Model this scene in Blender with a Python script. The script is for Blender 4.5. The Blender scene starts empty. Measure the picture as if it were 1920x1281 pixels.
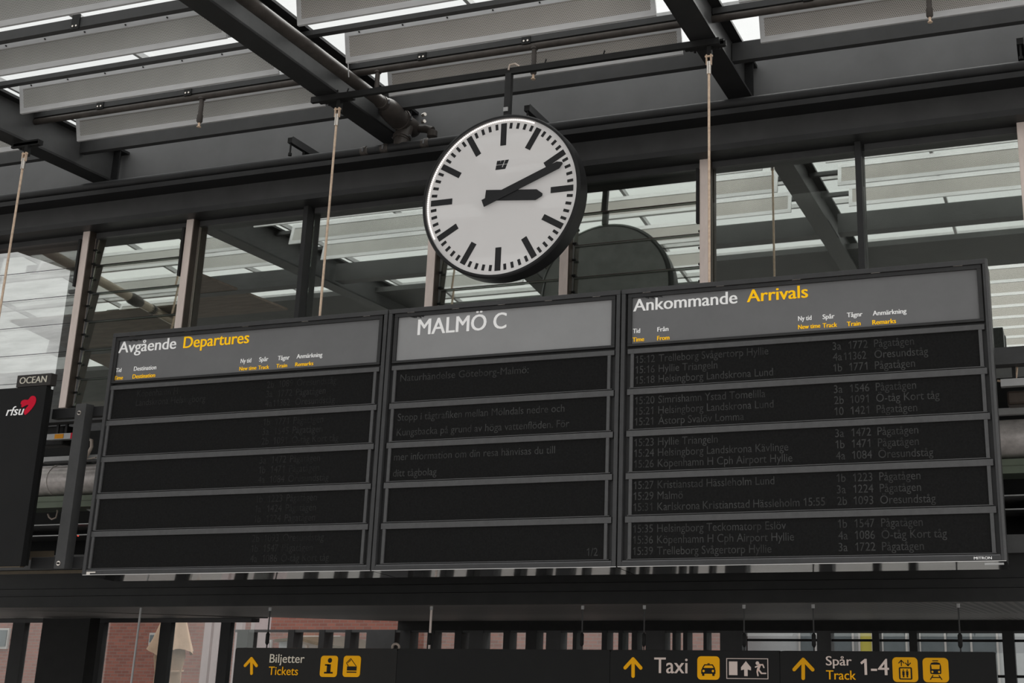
import bpy, bmesh, math, random
from mathutils import Vector, Matrix
random.seed(7)
SC = bpy.context.scene
COL = SC.collection
CZ = 3.3                      # camera height above the floor; coordinates below are relative to the camera

# ------------------------------------------------------------------ camera
YAW, PITCH, F, CX, CY = 0.29787, 0.263055, 2221.12, 1311.07, 578.75
cam = bpy.data.cameras.new('camera'); camo = bpy.data.objects.new('camera', cam); COL.objects.link(camo)
cam.sensor_width = 36.0; cam.lens = F / 1920 * 36.0
cam.shift_x = (960 - CX) / 1920; cam.shift_y = (CY - 640.5) / 1920
cam.clip_end = 500
camo.location = (0, 0, CZ); camo.rotation_euler = (math.pi / 2 + PITCH, 0, YAW)
SC.camera = camo
# ------------------------------------------------------------------ world, sun, exposure
w = bpy.data.worlds.new('overcast_sky'); SC.world = w; w.use_nodes = True
nt = w.node_tree; nt.nodes.clear()
wo = nt.nodes.new('ShaderNodeOutputWorld'); bg = nt.nodes.new('ShaderNodeBackground')
tc = nt.nodes.new('ShaderNodeTexCoord'); nz = nt.nodes.new('ShaderNodeTexNoise'); cr = nt.nodes.new('ShaderNodeValToRGB')
nz.inputs['Scale'].default_value = 2.2; nz.inputs['Detail'].default_value = 3
cr.color_ramp.elements[0].position = 0.3; cr.color_ramp.elements[0].color = (0.80, 0.80, 0.79, 1)
cr.color_ramp.elements[1].position = 0.75; cr.color_ramp.elements[1].color = (0.98, 0.97, 0.95, 1)
nt.links.new(tc.outputs['Generated'], nz.inputs['Vector']); nt.links.new(nz.outputs['Fac'], cr.inputs['Fac'])
sp = nt.nodes.new('ShaderNodeSeparateXYZ'); nt.links.new(tc.outputs['Generated'], sp.inputs[0])
mr = nt.nodes.new('ShaderNodeMapRange'); mr.inputs['From Min'].default_value = 0.0; mr.inputs['From Max'].default_value = 0.8
mr.inputs['To Min'].default_value = 0.62; mr.inputs['To Max'].default_value = 1.05      # overcast sky: brighter overhead than at the horizon
nt.links.new(sp.outputs['Z'], mr.inputs['Value'])
nt.links.new(cr.outputs['Color'], bg.inputs['Color']); nt.links.new(mr.outputs['Result'], bg.inputs['Strength'])
nt.links.new(bg.outputs['Background'], wo.inputs['Surface'])
sl = bpy.data.lights.new('sun', 'SUN'); sl.energy = 2.0; sl.angle = math.radians(60); sl.color = (1.0, 0.98, 0.94)
so = bpy.data.objects.new('sun', sl); COL.objects.link(so); so.location = (3, 40, 40)
so.rotation_euler = (math.radians(-40), 0, math.radians(-8))     # veiled sun high beyond the window wall, shining in through the glazed roof
SC.view_settings.view_transform = 'Standard'; SC.view_settings.look = 'None'
SC.view_settings.exposure = 0.45; SC.view_settings.gamma = 1.0; SC.view_settings.use_curve_mapping = False

# ------------------------------------------------------------------ projection of a pixel onto a real plane (camera-relative)
_cy, _sy, _cp, _sp = math.cos(YAW), math.sin(YAW), math.cos(PITCH), math.sin(PITCH)
FW = Vector((-_sy * _cp, _cy * _cp, _sp)); RT = Vector((_cy, _sy, 0)); UP = RT.cross(FW)
def at(px, py, Y):
    d = RT * ((px - CX) / F) + UP * (-(py - CY) / F) + FW
    return d * (Y / d.y)

# ------------------------------------------------------------------ materials
def mat(name, col, rough=0.5, metal=0.0, var=0.12, scale=6.0, emis=0.0, spec=0.22, bump=0.0, stretch=None, coat=0.0):
    m = bpy.data.materials.new(name); m.use_nodes = True
    t = m.node_tree; b = t.nodes['Principled BSDF']
    b.inputs['Roughness'].default_value = rough; b.inputs['Metallic'].default_value = metal
    b.inputs['Specular IOR Level'].default_value = spec
    if coat: b.inputs['Coat Weight'].default_value = coat; b.inputs['Coat Roughness'].default_value = 0.03
    c = (*col, 1)
    if var > 0:
        tx = t.nodes.new('ShaderNodeTexCoord'); n = t.nodes.new('ShaderNodeTexNoise'); r = t.nodes.new('ShaderNodeValToRGB')
        n.inputs['Scale'].default_value = scale; n.inputs['Detail'].default_value = 5; n.inputs['Roughness'].default_value = 0.65
        src = tx.outputs['Object']
        if stretch:
            mp = t.nodes.new('ShaderNodeMapping'); mp.inputs['Scale'].default_value = stretch
            t.links.new(src, mp.inputs['Vector']); src = mp.outputs['Vector']
        t.links.new(src, n.inputs['Vector'])
        r.color_ramp.elements[0].position = 0.3; r.color_ramp.elements[1].position = 0.7
        r.color_ramp.elements[0].color = (*[x * (1 - var) for x in col], 1); r.color_ramp.elements[1].color = (*[min(1, x * (1 + var)) for x in col], 1)
        t.links.new(n.outputs['Fac'], r.inputs['Fac']); t.links.new(r.outputs['Color'], b.inputs['Base Color'])
        if bump:
            bp = t.nodes.new('ShaderNodeBump'); bp.inputs['Strength'].default_value = bump; bp.inputs['Distance'].default_value = 0.01
            t.links.new(n.outputs['Fac'], bp.inputs['Height']); t.links.new(bp.outputs['Normal'], b.inputs['Normal'])
    else:
        b.inputs['Base Color'].default_value = c
    if emis:
        b.inputs['Emission Color'].default_value = c; b.inputs['Emission Strength'].default_value = emis
    return m

M = {}
M['steel'] = mat('dark_painted_steel', (0.030, 0.030, 0.031), 0.45, 0, 0.18, 4)
M['steel_mid'] = mat('grey_painted_steel', (0.078, 0.078, 0.079), 0.5, 0, 0.15, 3)
M['black'] = mat('black_steel', (0.019, 0.019, 0.019), 0.55, 0, 0.2, 5)
M['wall'] = mat('grey_wall_panel', (0.185, 0.185, 0.187), 0.55, 0, 0.10, 1.5)
M['pipe'] = mat('black_pipe_paint', (0.078, 0.068, 0.062), 0.38, 0.15, 0.25, 7)
M['purlin'] = mat('purlin_steel', (0.064, 0.064, 0.065), 0.5, 0, 0.1, 4)
M['pframe'] = mat('galvanised_panel_frame', (0.68, 0.68, 0.69), 0.42, 0.1, 0.08, 3, stretch=(1, 3, 8))
M['screw'] = mat('dark_screw', (0.03, 0.03, 0.03), 0.4, 0.5, 0)
M['purlin_light'] = mat('pale_edge_paint', (0.16, 0.16, 0.165), 0.4, 0.2, 0.1, 8)  # plain paler grey; draws the ledge highlight, also used on clamp bolts
M['copper'] = mat('bronze_rod', (0.92, 0.66, 0.50), 0.35, 0.15, 0.2, 30)
M['chrome'] = mat('bright_sleeve', (0.78, 0.72, 0.66), 0.2, 0.9, 0.1, 30)
M['alu'] = mat('aluminium_mullion', (0.90, 0.77, 0.71), 0.38, 0.12, 0.10, 8, stretch=(1, 1, .3))
M['bframe'] = mat('board_frame_paint', (0.074, 0.074, 0.076), 0.42, 0.1, 0.10, 8)
M['bcase'] = mat('board_case_paint', (0.045, 0.045, 0.046), 0.45, 0.1, 0.1, 8)
M['bbar'] = mat('board_bar_paint', (0.115, 0.115, 0.117), 0.45, 0.1, 0.10, 20)
M['screen'] = mat('unlit_display', (0.0150, 0.0150, 0.0150), 0.7, 0, 0.25, 60, spec=0.08)
M['head'] = mat('grey_header_film', (0.205, 0.205, 0.209), 0.45, 0, 0.06, 3)
M['head_mid'] = mat('light_grey_header_film', (0.37, 0.37, 0.375), 0.45, 0, 0.05, 3)
M['white'] = mat('white_lettering', (0.80, 0.79, 0.78), 0.5, 0, 0, emis=0.22)  # slight emission added to brighten the letters, on unlit panels too
M['yellow'] = mat('yellow_lettering', (0.93, 0.52, 0.003), 0.5, 0, 0, emis=0.30)  # emission lifts the yellow letters above the light they receive
M['led'] = mat('dim_led_lettering', (0.062, 0.062, 0.062), 0.6, 0, 0.45, 9, spec=0.1)
M['led2'] = mat('very_dim_led_lettering', (0.028, 0.028, 0.028), 0.6, 0, 0.5, 9, spec=0.1)
M['under'] = mat('polished_underside', (0.55, 0.54, 0.53), 0.06, 1.0, 0.1, 3)
M['clockrim'] = mat('black_clock_case', (0.026, 0.026, 0.027), 0.38, 0.1, 0.1, 6)
M['clockface'] = mat('white_clock_dial', (0.66, 0.64, 0.63), 0.5, 0, 0.02, 2, emis=0.17, coat=1.0)  # faint emission stands in for the rim lights shining on the dial
M['clockback'] = mat('grey_clock_back', (0.26, 0.26, 0.26), 0.5, 0, 0.2, 5)
M['tick'] = mat('black_dial_mark', (0.028, 0.028, 0.03), 0.5, 0, 0)
M['dot'] = mat('small_led_dot', (1.0, 0.93, 0.88), 0.4, 0, 0, emis=0.9)
M['ad'] = mat('black_advert_panel', (0.020, 0.020, 0.0205), 0.5, 0, 0.08, 3, spec=0.1)
M['ocean'] = mat('brown_grey_sign_box', (0.05, 0.045, 0.043), 0.5, 0, 0.1, 8)
M['cream'] = mat('cream_lettering', (0.72, 0.68, 0.58), 0.5, 0, 0)
M['red'] = mat('red_emblem', (0.80, 0.0, 0.035), 0.5, 0, 0)
M['orange'] = mat('orange_label', (0.9, 0.36, 0.01), 0.5, 0, 0)
M['redled'] = mat('red_indicator', (1, 0.08, 0.05), 0.4, 0, 0, emis=1.5)
M['duct'] = mat('galvanised_duct', (0.66, 0.61, 0.59), 0.35, 0.25, 0.2, 3, stretch=(4, 1, 6))
M['tray'] = mat('green_grey_tray', (0.17, 0.20, 0.15), 0.5, 0.1, 0.15, 4)
M['lightgrey'] = mat('light_grey_metal', (0.50, 0.50, 0.50), 0.4, 0.3, 0.12, 5)
M['tan'] = mat('tan_plate', (0.15, 0.12, 0.085), 0.5, 0.2, 0.12, 9)
M['cable'] = mat('pale_cable', (0.62, 0.52, 0.45), 0.45, 0, 0.1, 20)
M['brown'] = mat('brown_housing', (0.07, 0.055, 0.045), 0.4, 0.2, 0.15, 8)
M['sign'] = mat('black_sign_face', (0.019, 0.019, 0.019), 0.2, 0, 0.08, 3, spec=0.12)
M['signgrey'] = mat('dark_grey_sign_face', (0.026, 0.025, 0.0235), 0.2, 0, 0.1, 3, spec=0.15)
M['amber'] = mat('amber_sign_symbol', (0.92, 0.43, 0.0), 0.45, 0, 0, emis=0.14)
M['amber_dim'] = mat('dull_amber_sign_symbol', (0.85, 0.40, 0.0), 0.45, 0, 0, emis=0.10)
M['signwhite'] = mat('beige_white_sign_lettering', (0.72, 0.60, 0.54), 0.5, 0, 0, emis=0.12)
M['signcream'] = mat('cream_sign_lettering', (0.66, 0.60, 0.50), 0.5, 0, 0, emis=0.15)
M['pgreen'] = mat('beige_parasol_fabric', (0.70, 0.49, 0.35), 0.85, 0, 0.10, 5)
M['floor'] = mat('grey_stone_floor', (0.26, 0.25, 0.24), 0.5, 0, 0.1, 1)
M['ground'] = mat('paving', (0.30, 0.28, 0.26), 0.8, 0, 0.15, 2)
M['deckdark'] = mat('dark_roof_deck', (0.085, 0.085, 0.085), 0.6, 0, 0.15, 2)
M['soffit'] = mat('grey_brown_soffit', (0.10, 0.085, 0.078), 0.5, 0, 0.35, 2.5, stretch=(1, 6, 6))
M['brownsoffit'] = mat('brown_ceiling_boards', (0.16, 0.125, 0.105), 0.6, 0, 0.3, 2.5, stretch=(1, 5, 5))
M['brownpipe'] = mat('dull_bronze_pipe', (0.42, 0.36, 0.29), 0.35, 0.3, 0.2, 6)
M['block'] = mat('grey_wall_render', (0.16, 0.16, 0.165), 0.6, 0, 0.3, 3, stretch=(1, 1, 5))
M['darkback'] = mat('dark_rear_wall', (0.018, 0.018, 0.018), 0.7, 0, 0.2, 1)
M['hazeback'] = mat('haze_toned_rear_wall', (0.42, 0.42, 0.41), 0.7, 0, 0.2, 1)  # pale tone puts haze into the dark parts of the window glass
M['whiteclad'] = mat('white_streaked_cladding', (0.72, 0.72, 0.73), 0.6, 0, 0.22, 0.9, stretch=(.5, 1, 3.5))
M['paleclad'] = mat('pale_grey_facade', (0.50, 0.51, 0.52), 0.6, 0, 0.12, 0.7)
M['winglass'] = mat('grey_window_glass', (0.16, 0.18, 0.19), 0.12, 0, 0.2, 0.8)
M['winframe'] = mat('pale_window_frame', (0.55, 0.52, 0.50), 0.5, 0, 0.05, 3)
M['yellowpane'] = mat('yellow_facade_panel', (0.55, 0.48, 0.10), 0.5, 0, 0.1, 1)
M['facade'] = mat('dark_facade_post', (0.040, 0.040, 0.041), 0.45, 0.1, 0.15, 2)
M['facade2'] = mat('grey_facade_post', (0.085, 0.085, 0.087), 0.45, 0.1, 0.15, 2)
M['curtain'] = mat('pale_pink_column', (0.60, 0.50, 0.50), 0.7, 0, 0.08, 3)

def nodes(name):
    m = bpy.data.materials.new(name); m.use_nodes = True
    return m, m.node_tree, m.node_tree.nodes['Principled BSDF']
def mth(t, op, a, b=None):
    n = t.nodes.new('ShaderNodeMath'); n.operation = op
    for i, v in enumerate((a, b)):
        if v is None: continue
        if isinstance(v, (int, float)): n.inputs[i].default_value = v
        else: t.links.new(v, n.inputs[i])
    return n.outputs[0]
def perforated(name, base, hole, pitch=0.017):
    m, t, b = nodes(name)
    tx = t.nodes.new('ShaderNodeTexCoord'); sx = t.nodes.new('ShaderNodeSeparateXYZ'); t.links.new(tx.outputs['Object'], sx.inputs[0])
    def lattice(ox):
        u = mth(t, 'SUBTRACT', mth(t, 'FRACT', mth(t, 'ADD', mth(t, 'MULTIPLY', sx.outputs['X'], 1 / pitch), ox)), 0.5)
        v = mth(t, 'SUBTRACT', mth(t, 'FRACT', mth(t, 'ADD', mth(t, 'MULTIPLY', sx.outputs['Z'], 1 / (pitch * 1.73)), ox)), 0.5)
        return mth(t, 'SQRT', mth(t, 'ADD', mth(t, 'MULTIPLY', u, u), mth(t, 'MULTIPLY', mth(t, 'MULTIPLY', v, v), 3.0)))
    d = mth(t, 'MINIMUM', lattice(0.0), lattice(0.5))
    k = mth(t, 'LESS_THAN', d, 0.30)
    n = t.nodes.new('ShaderNodeTexNoise'); n.inputs['Scale'].default_value = 1.6; t.links.new(tx.outputs['Object'], n.inputs['Vector'])
    r = t.nodes.new('ShaderNodeValToRGB'); r.color_ramp.elements[0].position = 0.3; r.color_ramp.elements[1].position = 0.7
    r.color_ramp.elements[0].color = (*[c * 0.9 for c in base], 1); r.color_ramp.elements[1].color = (*[c * 1.1 for c in base], 1)
    t.links.new(n.outputs['Fac'], r.inputs['Fac'])
    mx = t.nodes.new('ShaderNodeMix'); mx.data_type = 'RGBA'
    t.links.new(k, mx.inputs[0]); t.links.new(r.outputs['Color'], mx.inputs[6]); mx.inputs[7].default_value = (*hole, 1)
    t.links.new(mx.outputs[2], b.inputs['Base Color']); b.inputs['Roughness'].default_value = 0.5
    return m
M['perf'] = perforated('perforated_grey_sheet', (0.53, 0.52, 0.50), (0.17, 0.165, 0.155))
M['perf_warm'] = perforated('perforated_warm_grey_sheet', (0.54, 0.51, 0.48), (0.16, 0.148, 0.138))
M['canopyperf'] = perforated('perforated_canopy_soffit', (0.17, 0.155, 0.15), (0.06, 0.06, 0.06), 0.09)

def glass(name, refl, tint=(0.85, 0.88, 0.87), rough=0.0):
    m = bpy.data.materials.new(name); m.use_nodes = True; t = m.node_tree; t.nodes.clear()
    o = t.nodes.new('ShaderNodeOutputMaterial'); mx = t.nodes.new('ShaderNodeMixShader'); g = t.nodes.new('ShaderNodeBsdfGlossy'); tr = t.nodes.new('ShaderNodeBsdfTransparent')
    g.inputs['Roughness'].default_value = rough; g.inputs['Color'].default_value = (0.92, 0.955, 0.91, 1); tr.inputs['Color'].default_value = (*tint, 1)
    mx.inputs[0].default_value = refl
    t.links.new(tr.outputs[0], mx.inputs[1]); t.links.new(g.outputs[0], mx.inputs[2]); t.links.new(mx.outputs[0], o.inputs[0])
    return m
M['glass'] = glass('reflective_clerestory_glass', 0.58)
M['louvre'] = glass('louvre_glass', 0.55, (0.84, 0.88, 0.84))
M['louvre_clear'] = glass('clear_louvre_glass', 0.13, (0.95, 0.96, 0.95))
M['roofglass'] = glass('roof_glass', 0.05, (0.96, 0.97, 0.97))
M['lowglass'] = glass('facade_glass', 0.07, (0.93, 0.94, 0.94))

def bricks():
    m, t, b = nodes('red_brick')
    tx = t.nodes.new('ShaderNodeTexCoord'); mp = t.nodes.new('ShaderNodeMapping'); mp.inputs['Rotation'].default_value = (math.pi / 2, 0, 0)
    br = t.nodes.new('ShaderNodeTexBrick'); br.inputs['Scale'].default_value = 1.0
    br.inputs['Brick Width'].default_value = 0.26; br.inputs['Row Height'].default_value = 0.09; br.inputs['Mortar Size'].default_value = 0.010
    br.inputs['Color1'].default_value = (0.36, 0.135, 0.10, 1); br.inputs['Color2'].default_value = (0.26, 0.10, 0.078, 1); br.inputs['Mortar'].default_value = (0.27, 0.18, 0.155, 1)
    t.links.new(tx.outputs['Object'], mp.inputs['Vector']); t.links.new(mp.outputs['Vector'], br.inputs['Vector'])
    t.links.new(br.outputs['Color'], b.inputs['Base Color']); b.inputs['Roughness'].default_value = 0.85
    return m
M['brick'] = bricks()

# ------------------------------------------------------------------ mesh builder
class MB:
    def __init__(s): s.v = []; s.f = []
    def add(s, vs, fs):
        o = len(s.v); s.v += [Vector(p) for p in vs]; s.f += [tuple(o + i for i in f) for f in fs]; return s
    def box(s, x0, x1, y0, y1, z0, z1):
        v = [(x, y, z) for z in (z0, z1) for y in (y0, y1) for x in (x0, x1)]
        return s.add(v, [(0, 2, 3, 1), (4, 5, 7, 6), (0, 1, 5, 4), (2, 6, 7, 3), (0, 4, 6, 2), (1, 3, 7, 5)])
    def hexa(s, p):            # 8 points: bottom 4 (ccw), top 4
        return s.add(p, [(0, 3, 2, 1), (4, 5, 6, 7), (0, 1, 5, 4), (1, 2, 6, 5), (2, 3, 7, 6), (3, 0, 4, 7)])
    def prism(s, poly, y0, y1):     # polygon in XZ extruded along Y
        n = len(poly)
        a = sum(poly[i][0] * poly[(i + 1) % n][1] - poly[(i + 1) % n][0] * poly[i][1] for i in range(n))
        if a < 0: poly = poly[::-1]
        v = [(x, y0, z) for x, z in poly] + [(x, y1, z) for x, z in poly]
        return s.add(v, [tuple(range(n)), tuple(range(2 * n - 1, n - 1, -1))] + [(i, i + n, (i + 1) % n + n, (i + 1) % n) for i in range(n)])
    def prismx(s, poly, x0, x1):    # polygon in YZ extruded along X
        n = len(poly)
        v = [(x0, y, z) for y, z in poly] + [(x1, y, z) for y, z in poly]
        return s.add(v, [tuple(range(n - 1, -1, -1)), tuple(range(n, 2 * n))] + [(i, (i + 1) % n, (i + 1) % n + n, i + n) for i in range(n)])
    def tube(s, pts, r, n=12, caps=True):
        pts = [Vector(p) for p in pts]; rings = []; rr = r if isinstance(r, (list, tuple)) else [r] * len(pts)
        ref = None
        for i, p in enumerate(pts):
            d = (pts[min(i + 1, len(pts) - 1)] - pts[max(i - 1, 0)])
            if d.length < 1e-9: d = pts[-1] - pts[0]
            d.normalize()
            if ref is None:
                ref = d.orthogonal().normalized()
            u = (ref - d * ref.dot(d)).normalized(); ref = u; q = d.cross(u)
            rings.append([p + (u * math.cos(2 * math.pi * k / n) + q * math.sin(2 * math.pi * k / n)) * rr[i] for k in range(n)])
        v = [p for ring in rings for p in ring]; f = []
        for i in range(len(pts) - 1):
            for k in range(n):
                a = i * n + k; b = i * n + (k + 1) % n; f.append((a, b, b + n, a + n))
        if caps: f += [tuple(range(n - 1, -1, -1)), tuple(range((len(pts) - 1) * n, len(pts) * n))]
        return s.add(v, f)
    def ring(s, cx, cz, r0, r1, y0, y1, n=96):   # annulus around Y axis
        v = []; f = []
        for k in range(n):
            c, q = math.cos(2 * math.pi * k / n), math.sin(2 * math.pi * k / n)
            v += [(cx + r0 * c, y0, cz + r0 * q), (cx + r1 * c, y0, cz + r1 * q), (cx + r1 * c, y1, cz + r1 * q), (cx + r0 * c, y1, cz + r0 * q)]
        for k in range(n):
            a = 4 * k; b = 4 * ((k + 1) % n)
            for i in range(4): f.append((a + i, a + (i + 1) % 4, b + (i + 1) % 4, b + i))
        return s.add(v, f)
    def disc(s, cx, cz, r, y0, y1, n=96):
        return s.prism([(cx + r * math.cos(2 * math.pi * k / n), cz + r * math.sin(2 * math.pi * k / n)) for k in range(n)], y0, y1)
    def build(s, name, m, parent=None, smooth=False, bevel=0.0):
        off = Vector(parent['_o']) if parent is not None else None
        if off is None:
            xs = [p.x for p in s.v]; ys = [p.y for p in s.v]; zs = [p.z for p in s.v]
            off = Vector(((min(xs) + max(xs)) / 2, (min(ys) + max(ys)) / 2, min(zs)))
        me = bpy.data.meshes.new(name); me.from_pydata([p - off for p in s.v], [], s.f); me.materials.append(m)
        bm = bmesh.new(); bm.from_mesh(me); bmesh.ops.recalc_face_normals(bm, faces=bm.faces); bm.to_mesh(me); bm.free()
        o = bpy.data.objects.new(name, me); COL.objects.link(o); o['_o'] = tuple(off)
        if parent is not None: o.parent = parent
        else: o.location = off + Vector((0, 0, CZ))
        if smooth:
            me.polygons.foreach_set('use_smooth', [True] * len(me.polygons))
            try: me.set_sharp_from_angle(angle=math.radians(40))
            except Exception: pass
        if bevel:
            bv = o.modifiers.new('bevel', 'BEVEL'); bv.width = bevel; bv.segments = 2; bv.limit_method = 'ANGLE'; bv.harden_normals = False
        return o
def thing(name, label, cat, loc, group=None):
    o = bpy.data.objects.new(name, None); COL.objects.link(o); o.empty_display_size = 0.1
    o.location = Vector(loc) + Vector((0, 0, CZ)); o['_o'] = tuple(loc); o['label'] = label; o['category'] = cat
    if group: o['group'] = group
    return o
def tag(o, label, cat, group=None):
    o['label'] = label; o['category'] = cat
    if group: o['group'] = group
    return o
def struct(o, label=None):
    o['kind'] = 'structure'
    if label: o['label'] = label
    return o
def sub(root, dx=0, dy=0, dz=0, label=None):          # copy of a thing with its parts and sub-parts
    r = root.copy(); COL.objects.link(r); r.location = root.location + Vector((dx, dy, dz))
    r['_o'] = tuple(Vector(root['_o']) + Vector((dx, dy, dz)))
    if label: r['label'] = label
    for ch in list(root.children):
        c = ch.copy(); COL.objects.link(c); c.parent = r
        for g in ch.children:
            d = g.copy(); COL.objects.link(d); d.parent = c
    return r

# ------------------------------------------------------------------ lettering
_tc = {}
def _raw(st, shear=0.0):
    k = (st, shear)
    if k not in _tc:
        cu = bpy.data.curves.new('tmp', 'FONT'); cu.body = st; cu.size = 1; cu.shear = shear; cu.resolution_u = 4
        o = bpy.data.objects.new('tmp', cu); COL.objects.link(o)
        dg = bpy.context.evaluated_depsgraph_get(); me = bpy.data.meshes.new_from_object(o.evaluated_get(dg))
        vs = [(v.co.x, v.co.y) for v in me.vertices]; fs = [tuple(p.vertices) for p in me.polygons]
        bpy.data.objects.remove(o); bpy.data.curves.remove(cu); bpy.data.meshes.remove(me)
        _tc[k] = (vs, fs)
    return _tc[k]
def text_geo(st, bold=0.0, shear=0.0):
    if '1' not in st: return _raw(st, shear)
    k = ('*' + st, shear)
    if k in _tc: return _tc[k]
    wd = lambda q: max(v[0] for v in _raw(q)[0]) - min(v[0] for v in _raw(q)[0])
    hh = wd('HH'); H = max(v[1] for v in _raw('H')[0]); d0 = wd('H0H') - hh
    x = 0.0; vs = []; fs = []
    for ch in st:
        if ch == '1':                       # a one with a flag
            g = [(x + d0 * .52, 0), (x + d0 * .70, 0), (x + d0 * .70, H), (x + d0 * .56, H), (x + d0 * .18, H * .78), (x + d0 * .26, H * .66), (x + d0 * .52, H * .80)]
            o = len(vs); vs += g; fs += [(o, o + 1, o + 2, o + 6), (o + 6, o + 2, o + 3), (o + 6, o + 3, o + 4, o + 5)]; x += d0
        else:
            if ch != ' ':
                gv, gf = _raw(ch); gx = min(v[0] for v in gv); o = len(vs)
                ad = wd('H' + ch + 'H') - hh; off = (ad - (max(v[0] for v in gv) - gx)) / 2
                vs += [(a - gx + x + off, b) for a, b in gv]; fs += [tuple(o + i for i in f) for f in gf]
                x += ad
            else: x += d0 * .5
    _tc[k] = (vs, fs); return _tc[k]
CAP = 0.729
def cap_h():
    vs, _ = text_geo('H'); return max(v[1] for v in vs)
def text(mb, st, x0, x1, z, cap, Y, bold=0.0, shear=0.0):
    """write st on the plane Y with the left end at x0, right end at x1, baseline z and capital height cap"""
    vs, fs = text_geo(st, bold, shear); global CAP
    xa = min(v[0] for v in vs); xb = max(v[0] for v in vs)
    sx = (x1 - x0) / (xb - xa); sz = cap / CAP
    for i, q in enumerate((0.0, -bold, bold) if bold else (0.0,)):
        mb.add([(x0 + (a - xa + q) * sx, Y - .0004 * i, z + b * sz) for a, b in vs], fs)
def textn(mb, st, x0, z, cap, Y, aspect=1.0, bold=0.0):
    vs, fs = text_geo(st); xa = min(v[0] for v in vs); xb = max(v[0] for v in vs)
    text(mb, st, x0, x0 + (xb - xa) * cap / CAP * aspect, z, cap, Y, bold)
CAP = cap_h()

# ================================================================== SETTING
struct(MB().box(-40, 30, -30, 60, -CZ - 0.2, -CZ).build('floor', M['floor']))
# upper wall panel behind the girder
struct(MB().box(-17, 4, 10.65, 10.75, 4.6, 5.80).build('wall_back', M['wall']))
# glazed roof
rm = MB().box(-26, 8, 3.0, 10.75, 5.80, 5.83)
rf = struct(rm.build('ceiling', M['roofglass']))
gb = MB()
for k in range(9): gb.box(-17, 4, 3.2 + k * 0.95, 3.25 + k * 0.95, 5.74, 5.80)
for k in range(12): gb.box(-16.5 + k * 1.9, -16.46 + k * 1.9, 3.0, 10.65, 5.74, 5.80)
gb.build('glazing_bars', M['lightgrey'], rf)
dk = MB().box(-26, 8, 3.0, 4.46, 5.28, 5.36)
struct(dk.build('ceiling_deck', M['deckdark']))
struct(MB().box(-26, -14.6, -12, 3.0, 5.40, 5.48).build('ceiling_deck_left', M['soffit']))
struct(MB().box(-15.5, -12.15, 4.46, 6.95, 5.105, 5.14).build('ceiling_soffit', M['brownsoffit']))

# ------------------------------------------------------------------ roof beams
BX = [-10.525, -6.63, -2.77, 1.10]
BL = ['dark steel roof beam at the far left, its lower end above the left window', 'dark steel roof beam left of the clock, running beside the thick water pipe', 'dark steel roof beam right of the clock, holding the rightmost bronze rod', 'dark steel roof beam at the far right end of the rightmost panels']
for x, l in zip(BX, BL):
    t = thing('roof_beam', l, 'beam', (x, 8, 5.05), 'steel roof beams')
    MB().box(x - .12, x + .12, 3.2, 10.6, 5.05, 5.075).build('bottom_flange', M['steel'], t)
    MB().box(x - .02, x + .02, 3.2, 10.62, 5.075, 5.47).build('web', M['steel_mid'], t)
    MB().box(x - .12, x + .12, 3.2, 10.64, 5.47, 5.50).build('top_flange', M['steel'], t)
    MB().box(x - .11, x + .11, 10.50, 10.515, 5.075, 5.47).build('stiffener_plate', M['steel'], t)
t = thing('cross_beam', 'dark steel cross beam over the hall, seen mirrored in the window glass', 'beam', (-6, 5.65, 5.03))
for a, b in ((-16, -10.66), (-10.39, -6.76), (-6.29, -2.90), (-2.64, 3)):
    MB().box(a, b, 5.55, 5.75, 5.10, 5.37).build('beam_segment', M['steel_mid'], t)

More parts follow.
